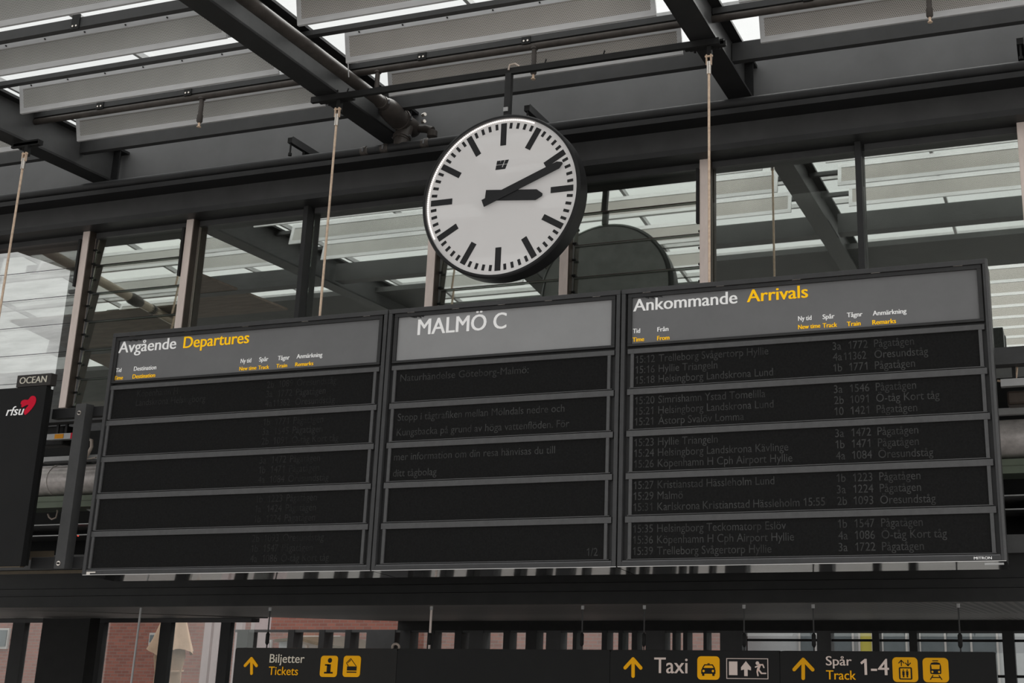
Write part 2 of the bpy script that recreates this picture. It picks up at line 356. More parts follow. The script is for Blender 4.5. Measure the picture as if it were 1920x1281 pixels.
# ------------------------------------------------------------------ ceiling panels
BAYS = [(-14.3, -10.525), (-10.525, -6.63), (-6.63, -2.77), (-2.77, 1.1)]
BAYN = ['in the bay left of the far left beam', 'in the bay between the far left beam and the pipe', 'in the bay above the clock', 'in the bay right of the rightmost beam']
ROWN = ['nearest the wall', 'second row from the wall', 'third row from the wall', 'fourth row from the wall', 'fifth row from the wall']
PURL = [(9.33, 9.39, 5.40, 5.46), (8.60, 8.66, 5.40, 5.45), (7.82, 7.88, 5.39, 5.49), (7.06, 7.12, 5.40, 5.45), (6.30, 6.36, 5.40, 5.45)]
for bi, (c0, c1) in enumerate(BAYS):
    for k in range(5):
        x0 = c0 + .42; x1 = c1 - .33
        yb = 9.58 - .76 * k; zb = 5.17; yt = yb - .065; zt = 5.475 if k else 5.445
        warm = bi >= 2
        t = thing('ceiling_panel', 'long perforated grey ceiling panel %s, %s' % (BAYN[bi], ROWN[k]), 'ceiling panel', ((x0 + x1) / 2, yb, zb), 'perforated ceiling panels')
        def on(z, d=0.0):     # y of the panel plane at height z
            f = (z - zb) / (zt - zb); return yb + (yt - yb) * f + d
        def strip(mb, xa, xb, za, zb_, d0, d1):
            mb.hexa([(xa, on(za, d0), za), (xb, on(za, d0), za), (xb, on(za, d1), za), (xa, on(za, d1), za), (xa, on(zb_, d0), zb_), (xb, on(zb_, d0), zb_), (xb, on(zb_, d1), zb_), (xa, on(zb_, d1), zb_)])
        fr = MB()
        strip(fr, x0, x1, zb, zb + .052, -.012, .012); strip(fr, x0, x1, zt - .058, zt, -.012, .012)
        strip(fr, x0, x0 + .045, zb + .052, zt - .058, -.012, .012); strip(fr, x1 - .045, x1, zb + .052, zt - .058, -.012, .012)
        fr.build('panel_frame', M['pframe'], t)
        sh = MB(); strip(sh, x0 + .045, x1 - .045, zb + .052, zt - .058, -.006, .006); sh.build('perforated_sheet', M['perf_warm'] if warm else M['perf'], t)
        if 0 < k < 3 and bi < 3:
            for j in range(7):
                xx = x0 + .16 + j * (x1 - x0 - .32) / 6; yy = on(zt - .035, -.016); zz = zt - .035
                MB().tube([(xx, yy + .006, zz), (xx, yy - .006, zz)], .008, 8).build('screw', M['screw'], t)
        p = PURL[k]
        MB().box(c0 + .03, c1 - .03, *p).build('carrier_bar', M['purlin'], t)
        if k in (0, 2):
            for fx in (.16, .52):
                xx = x0 + fx * (x1 - x0)
                h = MB().box(xx - .045, xx + .045, p[0] - .012, p[0], p[2] - .02, p[3] + .03).build('hanger_plate', M['black'], t)
                for dx in (-.018, .022):
                    MB().tube([(xx + dx, p[0] - .011, p[2] + .008), (xx + dx, p[0] - .022, p[2] + .008)], .010, 8).build('bolt', M['chrome'], h)
    tag(MB().box(c0 + .03, c1 - .03, 10.00, 10.07, 5.25, 5.44).build('purlin', M['purlin']), 'grey purlin by the wall %s' % BAYN[bi], 'purlin', 'purlins along the wall')

for k in range(8):                                    # the next field of panels over the camera, mirrored in the rightmost window
    src = [o for o in COL.objects if o.name.startswith('ceiling_panel') and o.get('label', '').endswith(BAYN[3] + ', ' + ROWN[1])][0]
    sub(src, 0, 2.4 - .76 * k - 8.82, 0, 'perforated grey ceiling panel over the camera, seen only mirrored in the rightmost window')

# ------------------------------------------------------------------ sprinkler pipes with drops
def sprinkler(x0, x1, drops, label):
    t = thing('sprinkler_pipe', label, 'pipe', ((x0 + x1) / 2, 9.4, 5.0), 'sprinkler pipes under the roof')
    MB().tube([(x0, 9.36, 5.362), (x1, 9.36, 5.362)], .034, 14).build('pipe', M['pipe'], t, True)
    for x, short in drops:
        d = MB().tube([(x, 9.36, 5.37), (x, 9.36, 5.14)], .024, 12)
        d.tube([(x, 9.36, 5.35), (x, 9.36, 5.33)], .036, 12)
        if not short: d.tube([(x, 9.36, 5.15), (x, 9.36, 5.08), (x, 9.36, 5.065)], [.030, .030, .018], 12)
        dr = d.build('drop_pipe', M['pipe'], t, True)
        if not short: MB().tube([(x, 9.36, 5.065), (x, 9.36, 5.03), (x, 9.36, 5.025), (x, 9.36, 5.018)], [.013, .011, .022, .022], 10).build('sprinkler_head', M['copper'], dr, True)
sprinkler(-10.505, -6.65, [(-8.31, 0)], 'thin dark sprinkler pipe with one drop in the bay left of the thick pipe')
sprinkler(-6.61, -2.79, [(-6.22, 1), (-4.52, 0)], 'thin dark sprinkler pipe with two drops above the clock')
sprinkler(-2.75, 1.0, [(-.80, 0)], 'thin dark sprinkler pipe with one drop right of the rightmost beam')

# thick water main along the middle beam, valve assembly
t = thing('water_main', 'thick black water pipe beside the beam left of the clock, ending in a valve', 'pipe', (-6.40, 9, 4.85))
MB().tube([(-6.38, 3.2, 5.19), (-6.38, 9.72, 5.19)], .062, 20).build('pipe', M['pipe'], t, True)
def coupling(pa, pb, r, parent, axis):
    pa = Vector(pa); pb = Vector(pb); d = (pb - pa)
    m = MB().tube([pa, pa + d * .25, pa + d * .3, pa + d * .7, pa + d * .75, pb], [r * 1.08, r * 1.08, r * 1.22, r * 1.22, r * 1.08, r * 1.08], 18)
    c = m.build('coupling', M['pipe'], parent, True)
    mid = (pa + pb) / 2; dn = d.normalized(); s_ = dn.cross(Vector((0, 0, 1)));
    if s_.length < .1: s_ = Vector((1, 0, 0))
    s_.normalize()
    up = s_.cross(dn)
    for q, sg in ((s_, 1), (s_, -1)):
        b0 = mid + q * sg * r * 1.28
        MB().tube([b0 - up * .022, b0 + up * .022], .010, 8).build('clamp_bolt', M['purlin_light'], c)
coupling((-6.38, 9.66, 5.19), (-6.38, 9.78, 5.19), .060, t, 0)
MB().tube([(-6.38, 9.76, 5.19), (-6.38, 9.80, 5.19), (-6.39, 9.86, 5.185), (-6.40, 9.96, 5.18), (-6.42, 10.08, 5.18), (-6.42, 10.14, 5.18)], [.066, .090, .11, .115, .11, .095], 22).build('check_valve', M['pipe'], t, True)
coupling((-6.42, 10.10, 5.19), (-6.42, 10.19, 5.19), .10, t, 0)
MB().tube([(-6.42, 10.16, 5.19), (-6.42, 10.34, 5.19), (-6.42, 10.42, 5.19), (-6.42, 10.46, 5.19)], [.095, .10, .09, .05], 20).tube([(-6.42, 10.25, 5.2), (-6.42, 10.22, 5.08), (-6.42, 10.17, 4.88)], [.09, .085, .075], 18).build('tee', M['pipe'], t, True)
coupling((-6.42, 10.205, 5.04), (-6.42, 10.185, 4.97), .078, t, 0)
MB().tube([(-6.42, 10.38, 5.19), (-6.25, 10.38, 5.16), (-6.17, 10.38, 5.13)], [.04, .045, .045], 12).tube([(-6.17, 10.38, 5.14), (-6.17, 10.38, 5.12), (-6.17, 10.38, 5.06), (-6.17, 10.38, 5.03)], [.02, .055, .055, .02], 14).build('drain_valve', M['pipe'], t, True)
for z in (5.30, 5.22):
    MB().tube([(-6.27, 10.33, z), (-6.23, 10.31, z)], .02, 8).build('valve_bolt', M['chrome'], t)
tag(MB().tube([(-6.19, 8.815, 5.172), (-6.185, 8.82, 5.10), (-6.18, 8.83, 5.03)], .005, 6).build('hanging_wire', M['lightgrey']), 'short pale wire dangling from a ceiling panel above the thick pipe', 'wire')
# a second main in the far left bay (mirrored in the left window)
t = thing('water_main', 'pale pipe in the far left bay, seen mirrored in the louvre window', 'pipe', (-12.7, 7, 5.0))
MB().tube([(-12.7, 6.4, 5.035), (-12.7, 9.95, 5.035)], .065, 16).build('pipe', M['brownpipe'], t, True)
coupling((-12.7, 7.0, 5.035), (-12.7, 7.12, 5.035), .06, t, 0)
MB().tube([(-12.7, 7.3, 5.035), (-12.7, 7.36, 5.03), (-12.7, 7.5, 5.03), (-12.7, 7.55, 5.035)], [.065, .085, .085, .065], 16).build('valve_body', M['pipe'], t, True)

# ------------------------------------------------------------------ wall girder with pipe on top
t = thing('wall_girder', 'massive dark steel girder across the wall above the windows', 'girder', (-7, 10.3, 4.37))
MB().box(-17, 4, 10.08, 10.62, 4.745, 4.80).build('top_flange', M['steel'], t)
MB().box(-17, 4, 10.30, 10.36, 4.43, 4.745).build('web', M['steel_mid'], t)
MB().box(-17, 4, 10.05, 10.60, 4.372, 4.43).build('bottom_flange', M['steel'], t)
t = thing('girder_pipe', 'dark round pipe running along the top of the wall girder', 'pipe', (-7, 10.15, 4.80))
MB().tube([(-17, 10.15, 4.874), (4, 10.15, 4.874)], .052, 20).build('pipe', M['steel'], t, True)
for x in (-6.86, -6.62, -6.14):
    coupling((x, 10.15, 4.874), (x + .09, 10.15, 4.874), .050, t, 0)

# small hook arms sticking out of the wall
for (x, l) in ((-7.78, 'small dark steel arm on the wall above the girder, left of the left bronze rod'), (-4.96, 'small dark steel arm on the wall just right of the clock hanger'), (-0.08, 'small dark steel arm on the wall at the right edge of the picture')):
    t = thing('cable_hook', l, 'bracket', (x, 10.4, 4.95), 'steel hooks on the wall')
    MB().box(x - .03, x + .03, 10.15, 10.65, 5.10, 5.16).build('arm', M['black'], t)
    MB().box(x + .03, x + .035, 10.15, 10.65, 5.09, 5.17).build('side_plate', M['steel_mid'], t)
    MB().tube([(x, 10.17, 5.10), (x, 10.17, 4.97)], .010, 8).tube([(x, 10.17, 4.985), (x, 10.17, 4.955)], .02, 8).build('hanging_rod', M['black'], t)
    MB().box(x - .015, x + .015, 10.40, 10.43, 4.97, 5.10).build('hook', M['black'], t)
    MB().box(x - .05, x + .05, 10.56, 10.65, 5.0, 5.10).build('mount', M['black'], t)

# ------------------------------------------------------------------ clerestory windows
XM = [-13.42, -11.94, -10.46, -9.04, -7.55, -6.0, -4.53, -3.09, -1.6, -0.12, 1.36]
ZT, ZB, YG = 4.372, 2.33, 10.34
LOUV = {1, 2, 5, 6, 9}
for i in range(10):
    x0, x1 = XM[i], XM[i + 1]
    t = thing('window_%d' % (i + 1), 'clerestory window', 'window', ((x0 + x1) / 2, YG, ZB)); del t['category']; del t['label']; t['kind'] = 'structure'
    light = i in LOUV
    fr = MB()
    fr.box(x0 + .05, x1 - .03, YG - .03, YG + .03, ZT - .06, ZT)
    fr.build('head_rail', M['facade2'], t)
    if light:
        n = 6; h = (ZT - .06 - ZB) / n
        for k in range(n):
            z0 = ZB + k * h
            tilt = .012
            MB().hexa([(x0 + .06, YG - .005 - tilt, z0 + .006), (x1 - .04, YG - .005 - tilt, z0 + .006), (x1 - .04, YG + .003 - tilt, z0 + .006), (x0 + .06, YG + .003 - tilt, z0 + .006),
                       (x0 + .06, YG - .005 + tilt, z0 + h + .004), (x1 - .04, YG - .005 + tilt, z0 + h + .004), (x1 - .04, YG + .003 + tilt, z0 + h + .004), (x0 + .06, YG + .003 + tilt, z0 + h + .004)]).build('louvre_blade', M['louvre_clear'] if i == 1 else M['louvre'], t)
            MB().box(x0 + .06, x1 - .04, YG - .022, YG - .018, z0 + .000, z0 + .006).build('blade_edge', M['black'] if i < 3 else M['brown'], t)
            for zz in (z0 + .02, z0 + h * .55):
                for xx in (x0 + .065, x1 - .05):
                    MB().tube([(xx - .03, YG - .035, zz), (xx + .03, YG - .035, zz)], .013, 8).build('louvre_clip', M['black'], t)
    else:
        MB().box(x0 + .03, x1 - .03, YG - .004, YG + .004, ZB, ZT - .06).build('pane', M['glass'], t)
MUL_LIGHT = {-10.46: 1, -9.04: 1, -6.0: 1, -4.53: 1, -3.09: 1, -0.12: 1, -11.94: 1}
ML = {-11.94: 'aluminium window post', }
for i, x in enumerate(XM):
    lt = x in MUL_LIGHT
    wdt = .045 if lt else .028
    m = thing('trim_%d' % (i + 1), 'post', 'post', (x, 10.28, ZB)); del m['label']; del m['category']; m['kind'] = 'structure'
    MB().box(x - wdt, x + wdt, 10.22, 10.33, ZB, ZT).build('window_post', M['alu'] if lt else M['facade'], m, bevel=.004)
    if lt:
        MB().box(x + wdt, x + wdt + .012, 10.23, 10.31, ZB, ZT).build('side_channel', M['brown'], m)
        if x in (-10.46, -9.04, -3.09):
            a = MB().box(x - wdt - .03, x - wdt - .005, 10.2, 10.24, 3.72, 4.28)
            a.build('actuator', M['black'], m)
# transom below the windows
t = thing('window_transom', 'dark steel transom beam under the row of windows', 'beam', (-7, 10.32, 2.18))
MB().box(-17, 4, 10.26, 10.42, 2.18, 2.33).build('beam', M['steel_mid'], t)

# ------------------------------------------------------------------ beyond the glass
xs = -13.5
struct(MB().box(xs, 4, 10.75, 13.0, 4.98, 5.2).build('trim_soffit', M['soffit']))
struct(MB().box(xs, -9.3, 13.0, 13.4, 2.0, 5.2).build('wall_beyond_left', M['block']))
struct(MB().box(-9.3, 4, 13.2, 13.6, 2.0, 5.2).build('wall_beyond_right', M['hazeback']))

# ------------------------------------------------------------------ service zone behind the board
struct(MB().box(-17, 4, 11.95, 12.1, .5, 2.4).build('wall_service', M['darkback']))
struct(MB().box(-17, 4, 10.42, 12.1, .40, .60).build('trim_ledge', M['black']))
tag(MB().box(-17, 4, 10.36, 10.44, .60, .75).build('service_kerb', M['steel_mid']), 'dark grey steel kerb along the bottom of the service gap behind the board', 'beam')
t = thing('air_duct', 'round silver ventilation duct behind the display boards', 'duct', (-6, 11.1, 1.47))
MB().tube([(-17, 11.1, 1.66), (4, 11.1, 1.66)], .175, 28).build('duct', M['duct'], t, True)
for x in (-11.28, -9.2, -7, -5, -3, -.2):
    MB().tube([(x, 11.1, 1.66), (x + .03, 11.1, 1.66)], .182, 28).build('seam_band', M['duct'], t, True)
tag(MB().box(-17, 4, 10.95, 11.4, 1.33, 1.46).box(-17, 4, 10.94, 10.955, 1.40, 1.405).build('cable_tray', M['tray']), 'greenish metal cable tray under the silver duct', 'cable tray')
tag(MB().box(-17, 4, 11.0, 11.08, 1.87, 1.93).build('conduit_rail', M['lightgrey']), 'pale metal rail above the silver duct', 'rail')
for x0, x1, l in ((at(90, 800, 10.36).x, at(137, 800, 10.36).x, 'light grey strip lamp with an orange label behind the left rack'), (-.46, .6, 'light grey strip lamp right of the right board')):
    t = thing('strip_light', l, 'lamp', ((x0 + x1) / 2, 10.40, 2.0), 'strip lamps under the transom')
    MB().box(x0, x1, 10.36, 10.44, 2.008, 2.072).build('housing', M['lightgrey'], t); MB().box(x0 + .1, x0 + .13, 10.38, 10.40, 2.072, 2.18).box(x1 - .13, x1 - .1, 10.38, 10.40, 2.072, 2.18).build('hanger', M['steel'], t)
    if x0 < -5:
        MB().box(at(105.5, 800, 10.36).x, at(121.5, 800, 10.36).x, 10.356, 10.36, 2.016, 2.066).build('orange_label', M['orange'], t)
        MB().box(at(135.5, 797, 10.36).x, at(138.5, 797, 10.36).x, 10.356, 10.36, 2.008, 2.072).build('red_end_label', M['red'], t)
for k, (x0, x1, y0, z0, z1, m, l) in enumerate([(-11.2, -10.6, 10.44, 1.96, 2.18, 'black', 'black housing hanging under the left strip lamp'), (-10.05, -9.85, 10.44, 1.90, 2.18, 'brown', 'small brown housing under the left strip lamp'),
        (-10.75, -10.5, 11.3, .943, 1.12, 'steel_mid', 'dark grey junction box in the left service gap'), (-.42, -.12, 10.44, 1.86, 1.98, 'brown', 'brown rounded housing right of the right board'), (-.36, .1, 11.5, .943, 1.13, 'black', 'black box low in the right service gap')]):
    tag(MB().box(x0, x1, y0, y0 + .2, z0, z1).build('equipment_box', M[m], bevel=.02), l, 'box', 'boxes in the service gap')
for k, (pts, m, l) in enumerate([
        ([(at(163, 790, 10.45).x, 10.40, 2.185), at(163, 822, 10.45), at(172, 826, 10.45), at(172, 838, 10.45), at(166, 850, 10.45), at(160, 860, 10.45)], 'cable', 'thick pale cable bent under the strip lamp, left of the left board'),
        ([at(136, 862, 10.91), at(143, 865, 10.91), at(152, 867, 10.91), at(164, 862, 10.91), at(180, 858, 10.91)], 'cable', 'thin pale cable sagging above the silver duct'),
        ([at(90, 964, 11.2), at(92, 970, 11.2), at(97, 974, 11.2), at(105, 971, 11.2), at(108, 960, 11.2), (at(108, 950, 11.2).x, 11.2, 1.335)], 'cable', 'pale looped cable below the cable tray'),
        ([at(1870, 714, 10.47), at(1890, 717, 10.47), at(1905, 712, 10.47), at(1907, 690, 10.47), (at(1907, 690, 10.47).x, 10.41, 2.185)], 'copper', 'copper coloured cable right of the right board')]):
    tag(MB().tube(pts, .018 if k == 0 else .010, 8).build('cable', M[m], None, True), l, 'cable')
t = thing('cable_shelf', 'thin dark shelves low in the service gap', 'shelf', (-6, 11.3, .95))
for z in (1.16, 1.035): MB().box(-17, 4, 11.25, 11.96, z, z + .012).build('shelf_edge', M['lightgrey'] if z > 1 else M['steel_mid'], t)
tag(MB().tube([at(146.5, 1004, 11.30), at(146.5, 1004, 11.33)], .012, 10).build('indicator_light', M['redled']), 'tiny red indicator light left of the left board', 'light')
tag(MB().hexa([at(54, 1050, 9.3), at(101, 1049, 9.3), at(101, 1049, 9.32), at(54, 1050, 9.32), at(56, 1034, 9.3), at(102, 1033, 9.3), at(102, 1033, 9.32), at(56, 1034, 9.32)]).build('tan_plate', M['tan']), 'tan plate behind the bottom of the left rack', 'plate')
for x, l in ((-10.2, 'short grey diagonal strut behind the left rack'), ):
    tag(MB().tube([at(150, 944, 11.25), at(163, 950, 11.25), at(180, 959, 11.25)], .035, 8).build('strut', M['lightgrey']), l, 'strut')
tag(MB().box(-11.3, -10.2, 10.9, 10.95, 1.836, 1.86).box(-11.3, -10.2, 11.3, 11.35, 1.836, 1.86).box(-10.9, -10.86, 10.9, 11.35, 1.836, 1.86).box(-10.86, -10.80, 10.9, 10.96, 1.836, 1.95).build('rack_ladder', M['steel_mid']), 'dark ladder rack above the silver duct at the left', 'rack')

# ------------------------------------------------------------------ lower dark beams and canopy
tag(MB().box(-24, 6, 10.40, 10.60, .322, .396).build('lower_beam', M['black']), 'upper dark beam under the display boards', 'beam')
tag(MB().box(-24, 6, 10.38, 10.60, .21, .318).build('lower_beam', M['black']), 'lower dark beam above the perforated canopy', 'beam')
struct(MB().prismx([(10.6, .211), (20.0, .112), (20.0, .30), (10.6, .32)], -11.9, 6).build('ceiling_canopy', M['canopyperf']))
struct(MB().prismx([(10.6, .211), (16.1, .136), (16.1, .30), (10.6, .32)], -24, -11.9).build('ceiling_canopy_left', M['canopyperf']))
tag(MB().box(-11.9, 6, 19.9, 20.3, -.052, .12).build('canopy_beam', M['black']), 'dark beam at the far edge of the perforated canopy', 'beam')

# ------------------------------------------------------------------ hanging rods
def rod(x, y, zt, zb, label, parent_name='hanging_rod'):
    t = thing('suspension_rod', label, 'rod', (x, y, zb), 'bronze suspension rods')
    MB().tube([(x, y, zt - .12), (x, y, zb)], .0115, 10).build('rod', M['copper'], t, True)
    s = MB().tube([(x, y, zt - .19), (x, y, zt - .07)], .021, 12).build('sleeve', M['chrome'], t, True)
    f = MB().box(x - .026, x - .014, y - .012, y + .012, zt - .10, zt + .0).box(x + .014, x + .026, y - .012, y + .012, zt - .10, zt + .0).tube([(x - .035, y, zt - .015), (x + .035, y, zt - .015)], .010, 8).build('fork', M['copper'], t)
    b = MB().box(x - .02, x + .02, y + .0, y + .05, zt - .03, 4.99).box(x - .20, x + .13, y + .02, y + .09, 5.00, 5.05).box(x - .23, x + .15, y + .02, y + .05, 4.985, 5.03).build('beam_clamp', M['black'], t)
    for dx in (-.15, .08):
        MB().tube([(x + dx, y + .07, 5.0), (x + dx, y + .07, 4.975)], .012, 8).build('clamp_bolt', M['steel'], t)
rod(-10.34, 9.15, 4.90, 2.26, 'leftmost bronze rod hanging from the far left beam to the advert box')
rod(-6.50, 9.15, 4.90, 2.762, 'bronze rod hanging from the beam left of the clock to the departures board')
rod(-2.72, 9.15, 4.90, 2.762, 'bronze rod hanging from the beam right of the clock to the arrivals board')

# ------------------------------------------------------------------ clock
t = thing('clock_rail', 'thin dark steel rail clamped under two roof beams, carrying the clock', 'rail', (-4.65, 9.15, 4.98))
MB().box(-6.80, -2.62, 9.125, 9.165, 4.985, 5.045).build('rail', M['black'], t)
for x in (-6.52, -6.40, -4.3, -3.72): MB().tube([(x, 9.14, 5.045), (x + .012, 9.14, 5.085)], .007, 6).build('cable_tie', M['black'], t)
MB().tube([(-4.66, 9.12, 5.02), (-4.65, 9.12, 5.07), (-4.60, 9.13, 5.08), (-4.56, 9.14, 5.05)], .010, 8).build('bent_cable', M['cable'], t, True)
CXK, CZK, RK, YF, YK = -4.622, 3.729, .775, 8.98, 9.18
t = thing('station_clock', 'large round station clock with white dial hanging above the middle board', 'clock', (CXK, 9.08, CZK - RK))
MB().box(CXK - .07, CXK - .01, 9.12, 9.17, 4.50, 4.99).build('hanger', M['steel'], t)
MB().box(CXK - .066, CXK - .022, 9.105, 9.12, 4.60, 4.64).build('hanger_label', M['lightgrey'], t)
body = MB()
N = 128
prof = [(RK - .012, YF), (RK, YF + .012), (RK, YF + .10), (RK, YF + .17), (RK - .03, YK), (RK - .06, YK), (0.0, YK)]
vv = []; ff = []
for k in range(N):
    c, s = math.cos(2 * math.pi * k / N), math.sin(2 * math.pi * k / N)
    for r, y in [(RK - .032, YF + .02), (RK - .032, YF)] + prof[:-1]: vv.append((CXK + r * c, y, CZK + r * s))
L_ = len(prof) + 1
for k in range(N):
    for j in range(L_ - 1):
        a = k * L_ + j; b = ((k + 1) % N) * L_ + j; ff.append((a, a + 1, b + 1, b))
body.add(vv, ff); body.build('case', M['clockrim'], t, True)
MB().disc(CXK, CZK, RK - .05, YK - .004, YK + .004).build('back_plate', M['clockback'], t)
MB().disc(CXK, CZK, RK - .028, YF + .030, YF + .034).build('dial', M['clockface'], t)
def radial(mb, ang, r0, r1, w, y0, y1):
    d = Vector((math.sin(ang), math.cos(ang))); n = Vector((d.y, -d.x)) * w / 2
    mb.prism([(CXK + d.x * r + q.x, CZK + d.y * r + q.y) for r, q in ((r0, n), (r1, n), (r1, -n), (r0, -n))], y0, y1)
for k in range(60):
    a = k * math.pi / 30
    mk = MB()
    if k % 5 == 0: radial(mk, a, .485, .70, .056, YF + .026, YF + .030); mk.build('hour_mark', M['tick'], t)
    else: radial(mk, a, .645, .70, .026, YF + .026, YF + .030); mk.build('minute_mark', M['tick'], t)
dm = MB()
for k in range(96):
    a = math.radians(-118 + k * 142 / 95.)
    dm.disc(CXK + (RK - .046) * math.sin(a), CZK + (RK - .046) * math.cos(a), .0062, YF + .022, YF + .030, 8)
d_ = dm.build('rim_lights', M['dot'], t); d_['kind'] = 'stuff'
def hand(ang, tail, tip, w, y0, y1, name):
    d = Vector((math.sin(ang), math.cos(ang))); n = Vector((d.y, -d.x))
    pts = [(-tail, w / 2), (tip - w * .75, w / 2), (tip - w * .15, w * .12), (tip - w * .15, -w * .12), (tip - w * .75, -w / 2), (-tail, -w / 2)]
    mb = MB().prism([(CXK + d.x * r + n.x * q, CZK + d.y * r + n.y * q) for r, q in pts], y0, y1)
    mb.build(name, M['tick'], t)
hand(math.radians(95.5), .145, .43, .10, YF + .008, YF + .014, 'hour_hand')
hand(math.radians(68.5), .175, .655, .072, YF + .000, YF + .006, 'minute_hand')
lg = MB()
lx, lz, lw, lh = CXK - .06, CZK + .255, .115, .085
def lp(u, v): return (lx + u * lh + (v - .5) * .18 * lh, lz + v * lh)
for y_, v0, v1 in ((.0, .0, .50), (.0, .56, 1.0)):
    for (t0, t1, b0, b1) in ((.0, .40, .02, .42), (.48, .86, .30, .66), (.96, 1.36, .78, 1.16)):
        f0 = lambda v: b0 + (t0 - b0) * v; f1 = lambda v: b1 + (t1 - b1) * v
        lg.prism([lp(f0(v1), v1), lp(f1(v1), v1), lp(f1(v0), v0), lp(f0(v0), v0)], YF + .027 - t0 * .0004, YF + .030)
lg.prism([lp(.05, .22), lp(1.10, .22), lp(1.12, 0), lp(.02, 0)], YF + .0262, YF + .0295)
lg.build('maker_emblem', M['tick'], t)

# ------------------------------------------------------------------ display boards
YB = 9.0
_w = lambda q: max(v[0] for v in text_geo(q)[0]) - min(v[0] for v in text_geo(q)[0])
LEDA = .985 / (_w('Helsingborg Landskrona Lund') * .062 / CAP) / .94
def board(x0, x1, label, name, hx0, hx1, sx0, sx1, headmat, words_white, words_yellow, lines):
    t = thing(name, label, 'display board', ((x0 + x1) / 2, YB + .2, .47))
    zb, zt = .47, 2.755
    g = .006
    x0 += g; x1 -= g
    # casing behind with a sloping polished underside
    cs = MB().prismx([(YB + .05, zb + .005), (YB + .40, zb - .02), (YB + .40, zt), (YB + .05, zt)], x0 + .004, x1 - .004)
    cs.build('casing', M['bcase'], t)
    MB().hexa([(x0, YB + .01, zb - .006), (x1, YB + .01, zb - .006), (x1, YB + .41, zb - .046), (x0, YB + .41, zb - .046), (x0, YB + .01, zb - .001), (x1, YB + .01, zb - .001), (x1, YB + .41, zb - .026), (x0, YB + .41, zb - .026)]).build('underside', M['under'], t)
    fr = MB().box(x0, x1, YB, YB + .06, zt - .04, zt).box(x0, x0 + .035, YB, YB + .06, zb, zt - .04).box(x1 - .035, x1, YB, YB + .06, zb, zt - .04).box(x0 + .035, x1 - .035, YB, YB + .06, zb, zb + .035)
    fr.build('outer_frame', M['bframe'], t, bevel=.003)
    # header panel, its lettering brightened by emission
    hz0, hz1 = 2.283, 2.68
    hf = MB().box(hx0 - .034, hx1 + .034, YB + .012, YB + .05, hz1, hz1 + .033).box(hx0 - .034, hx1 + .034, YB + .012, YB + .05, hz0 - .022, hz0).box(hx0 - .034, hx0, YB + .012, YB + .05, hz0, hz1).box(hx1, hx1 + .034, YB + .012, YB + .05, hz0, hz1)
    hf.build('header_frame', M['bcase'], t, bevel=.002)
    hp = MB().box(hx0, hx1, YB + .030, YB + .045, hz0, hz1).build('header_panel', headmat, t)
    if words_white:
        for w_ in words_white:
            m = MB(); m_word(m, *w_); m.build('white_lettering', M['white'], hp)
    if words_yellow:
        for w_ in words_yellow:
            m = MB(); m_word(m, *w_); m.build('yellow_lettering', M['yellow'], hp)
    n = 5 if x1 - x0 > 2.5 else 5
    for k in range(n):
        cx = x0 + .22 + k * (x1 - x0 - .44) / (n - 1)
        MB().box(cx - .035, cx + .035, YB + .004, YB + .02, hz1 + .034, hz1 + .042).build('header_clip', M['chrome'], t)
    # ragged edge of the header film
    rg = MB(); random.seed(int(abs(x0) * 10))
    for k in range(4):
        cx = hx0 + .1 + k * .035
        rg.prism([(cx, hz1 + .002), (cx + .05, hz1 + .002), (cx + .02 + random.uniform(0, .05), hz1 - random.uniform(.01, .022))], YB + .026, YB + .030)
    rg.build('torn_film_edge', M['bcase'], t)
    # display rows
    for k in range(5):
        st = 2.197 - .3465 * k; sb = st - .285
        s0, s1 = sx0, sx1
        ztop = st + (.053 if k else .045); yo = YB + .016
        r = MB().box(hx0 - .032, hx1 + .032, yo, YB + .05, st, ztop - .004).box(s0 - .028 if s0 > hx0 - .03 else hx0 - .032, s0, yo, YB + .05, sb - .002, st).box(s1, s1 + .028, yo, YB + .05, sb - .002, st)
        rr = MB().box(hx0 - .014, hx1 + .014, yo + .002, YB + .05, sb - .006, sb)
        row = MB().box(s0, s1, YB + .030, YB + .048, sb, st).build('display_screen', M['screen'], t)
        r.build('display_bezel', M['bbar'], t, bevel=.002)
        rr.build('bezel_ledge', M['bbar'], t)
        for (ln, xx, st_, asp) in lines[k]:
            m = MB(); textn(m, st_, xx, st - .080 - .0875 * ln, .062, YB + .028, asp * .94 * LEDA)
            m.build('led_lettering', M['led'] if name != 'departures_board' else M['led2'], row)
    MB().box(x0 + .04, x1 - .04, YB + .008, YB + .02, zb + .035, zb + .043).build('ledge_strip', M['purlin_light'], t)  # paler strip paints in the highlight line along the ledge
    return t
def m_word(m, s, pa, pb, cappx):
    a = at(*pa, YB + .026); b = at(*pb, YB + .026); ref = at(pa[0], pa[1] - cappx, YB + .026)
    text(m, s, a.x, b.x, (a.z + b.z) / 2, ref.z - a.z, YB + .027, .020 if cappx > 15 else .030)
W_DEP = [('Avgående', (221.7, 662), (329, 654), 20.5), ('Tid', (216.7, 698.3), (227, 697.6), 7.5), ('Destination', (250.7, 695.4), (292.5, 692.9), 8),
         ('Ny tid', (451, 681), (470.5, 679.6), 8), ('Spår', (485.7, 678.2), (502.5, 677), 8), ('Tågnr', (520.7, 675.6), (542.5, 674.2), 8), ('Anmärkning', (556, 672.4), (604, 669), 8)]
Y_DEP = [('Departures', (343.5, 653), (466, 643), 21), ('Time', (213.3, 712.6), (230, 711.5), 7), ('Destination', (248.3, 709.8), (290.3, 707.3), 7.6),
         ('New time', (448.5, 695), (480.3, 693), 7), ('Track', (484, 692.8), (504, 691.5), 7), ('Train', (517.7, 689.8), (537.9, 688.6), 7), ('Remarks', (553.3, 687), (587, 684.8), 7)]
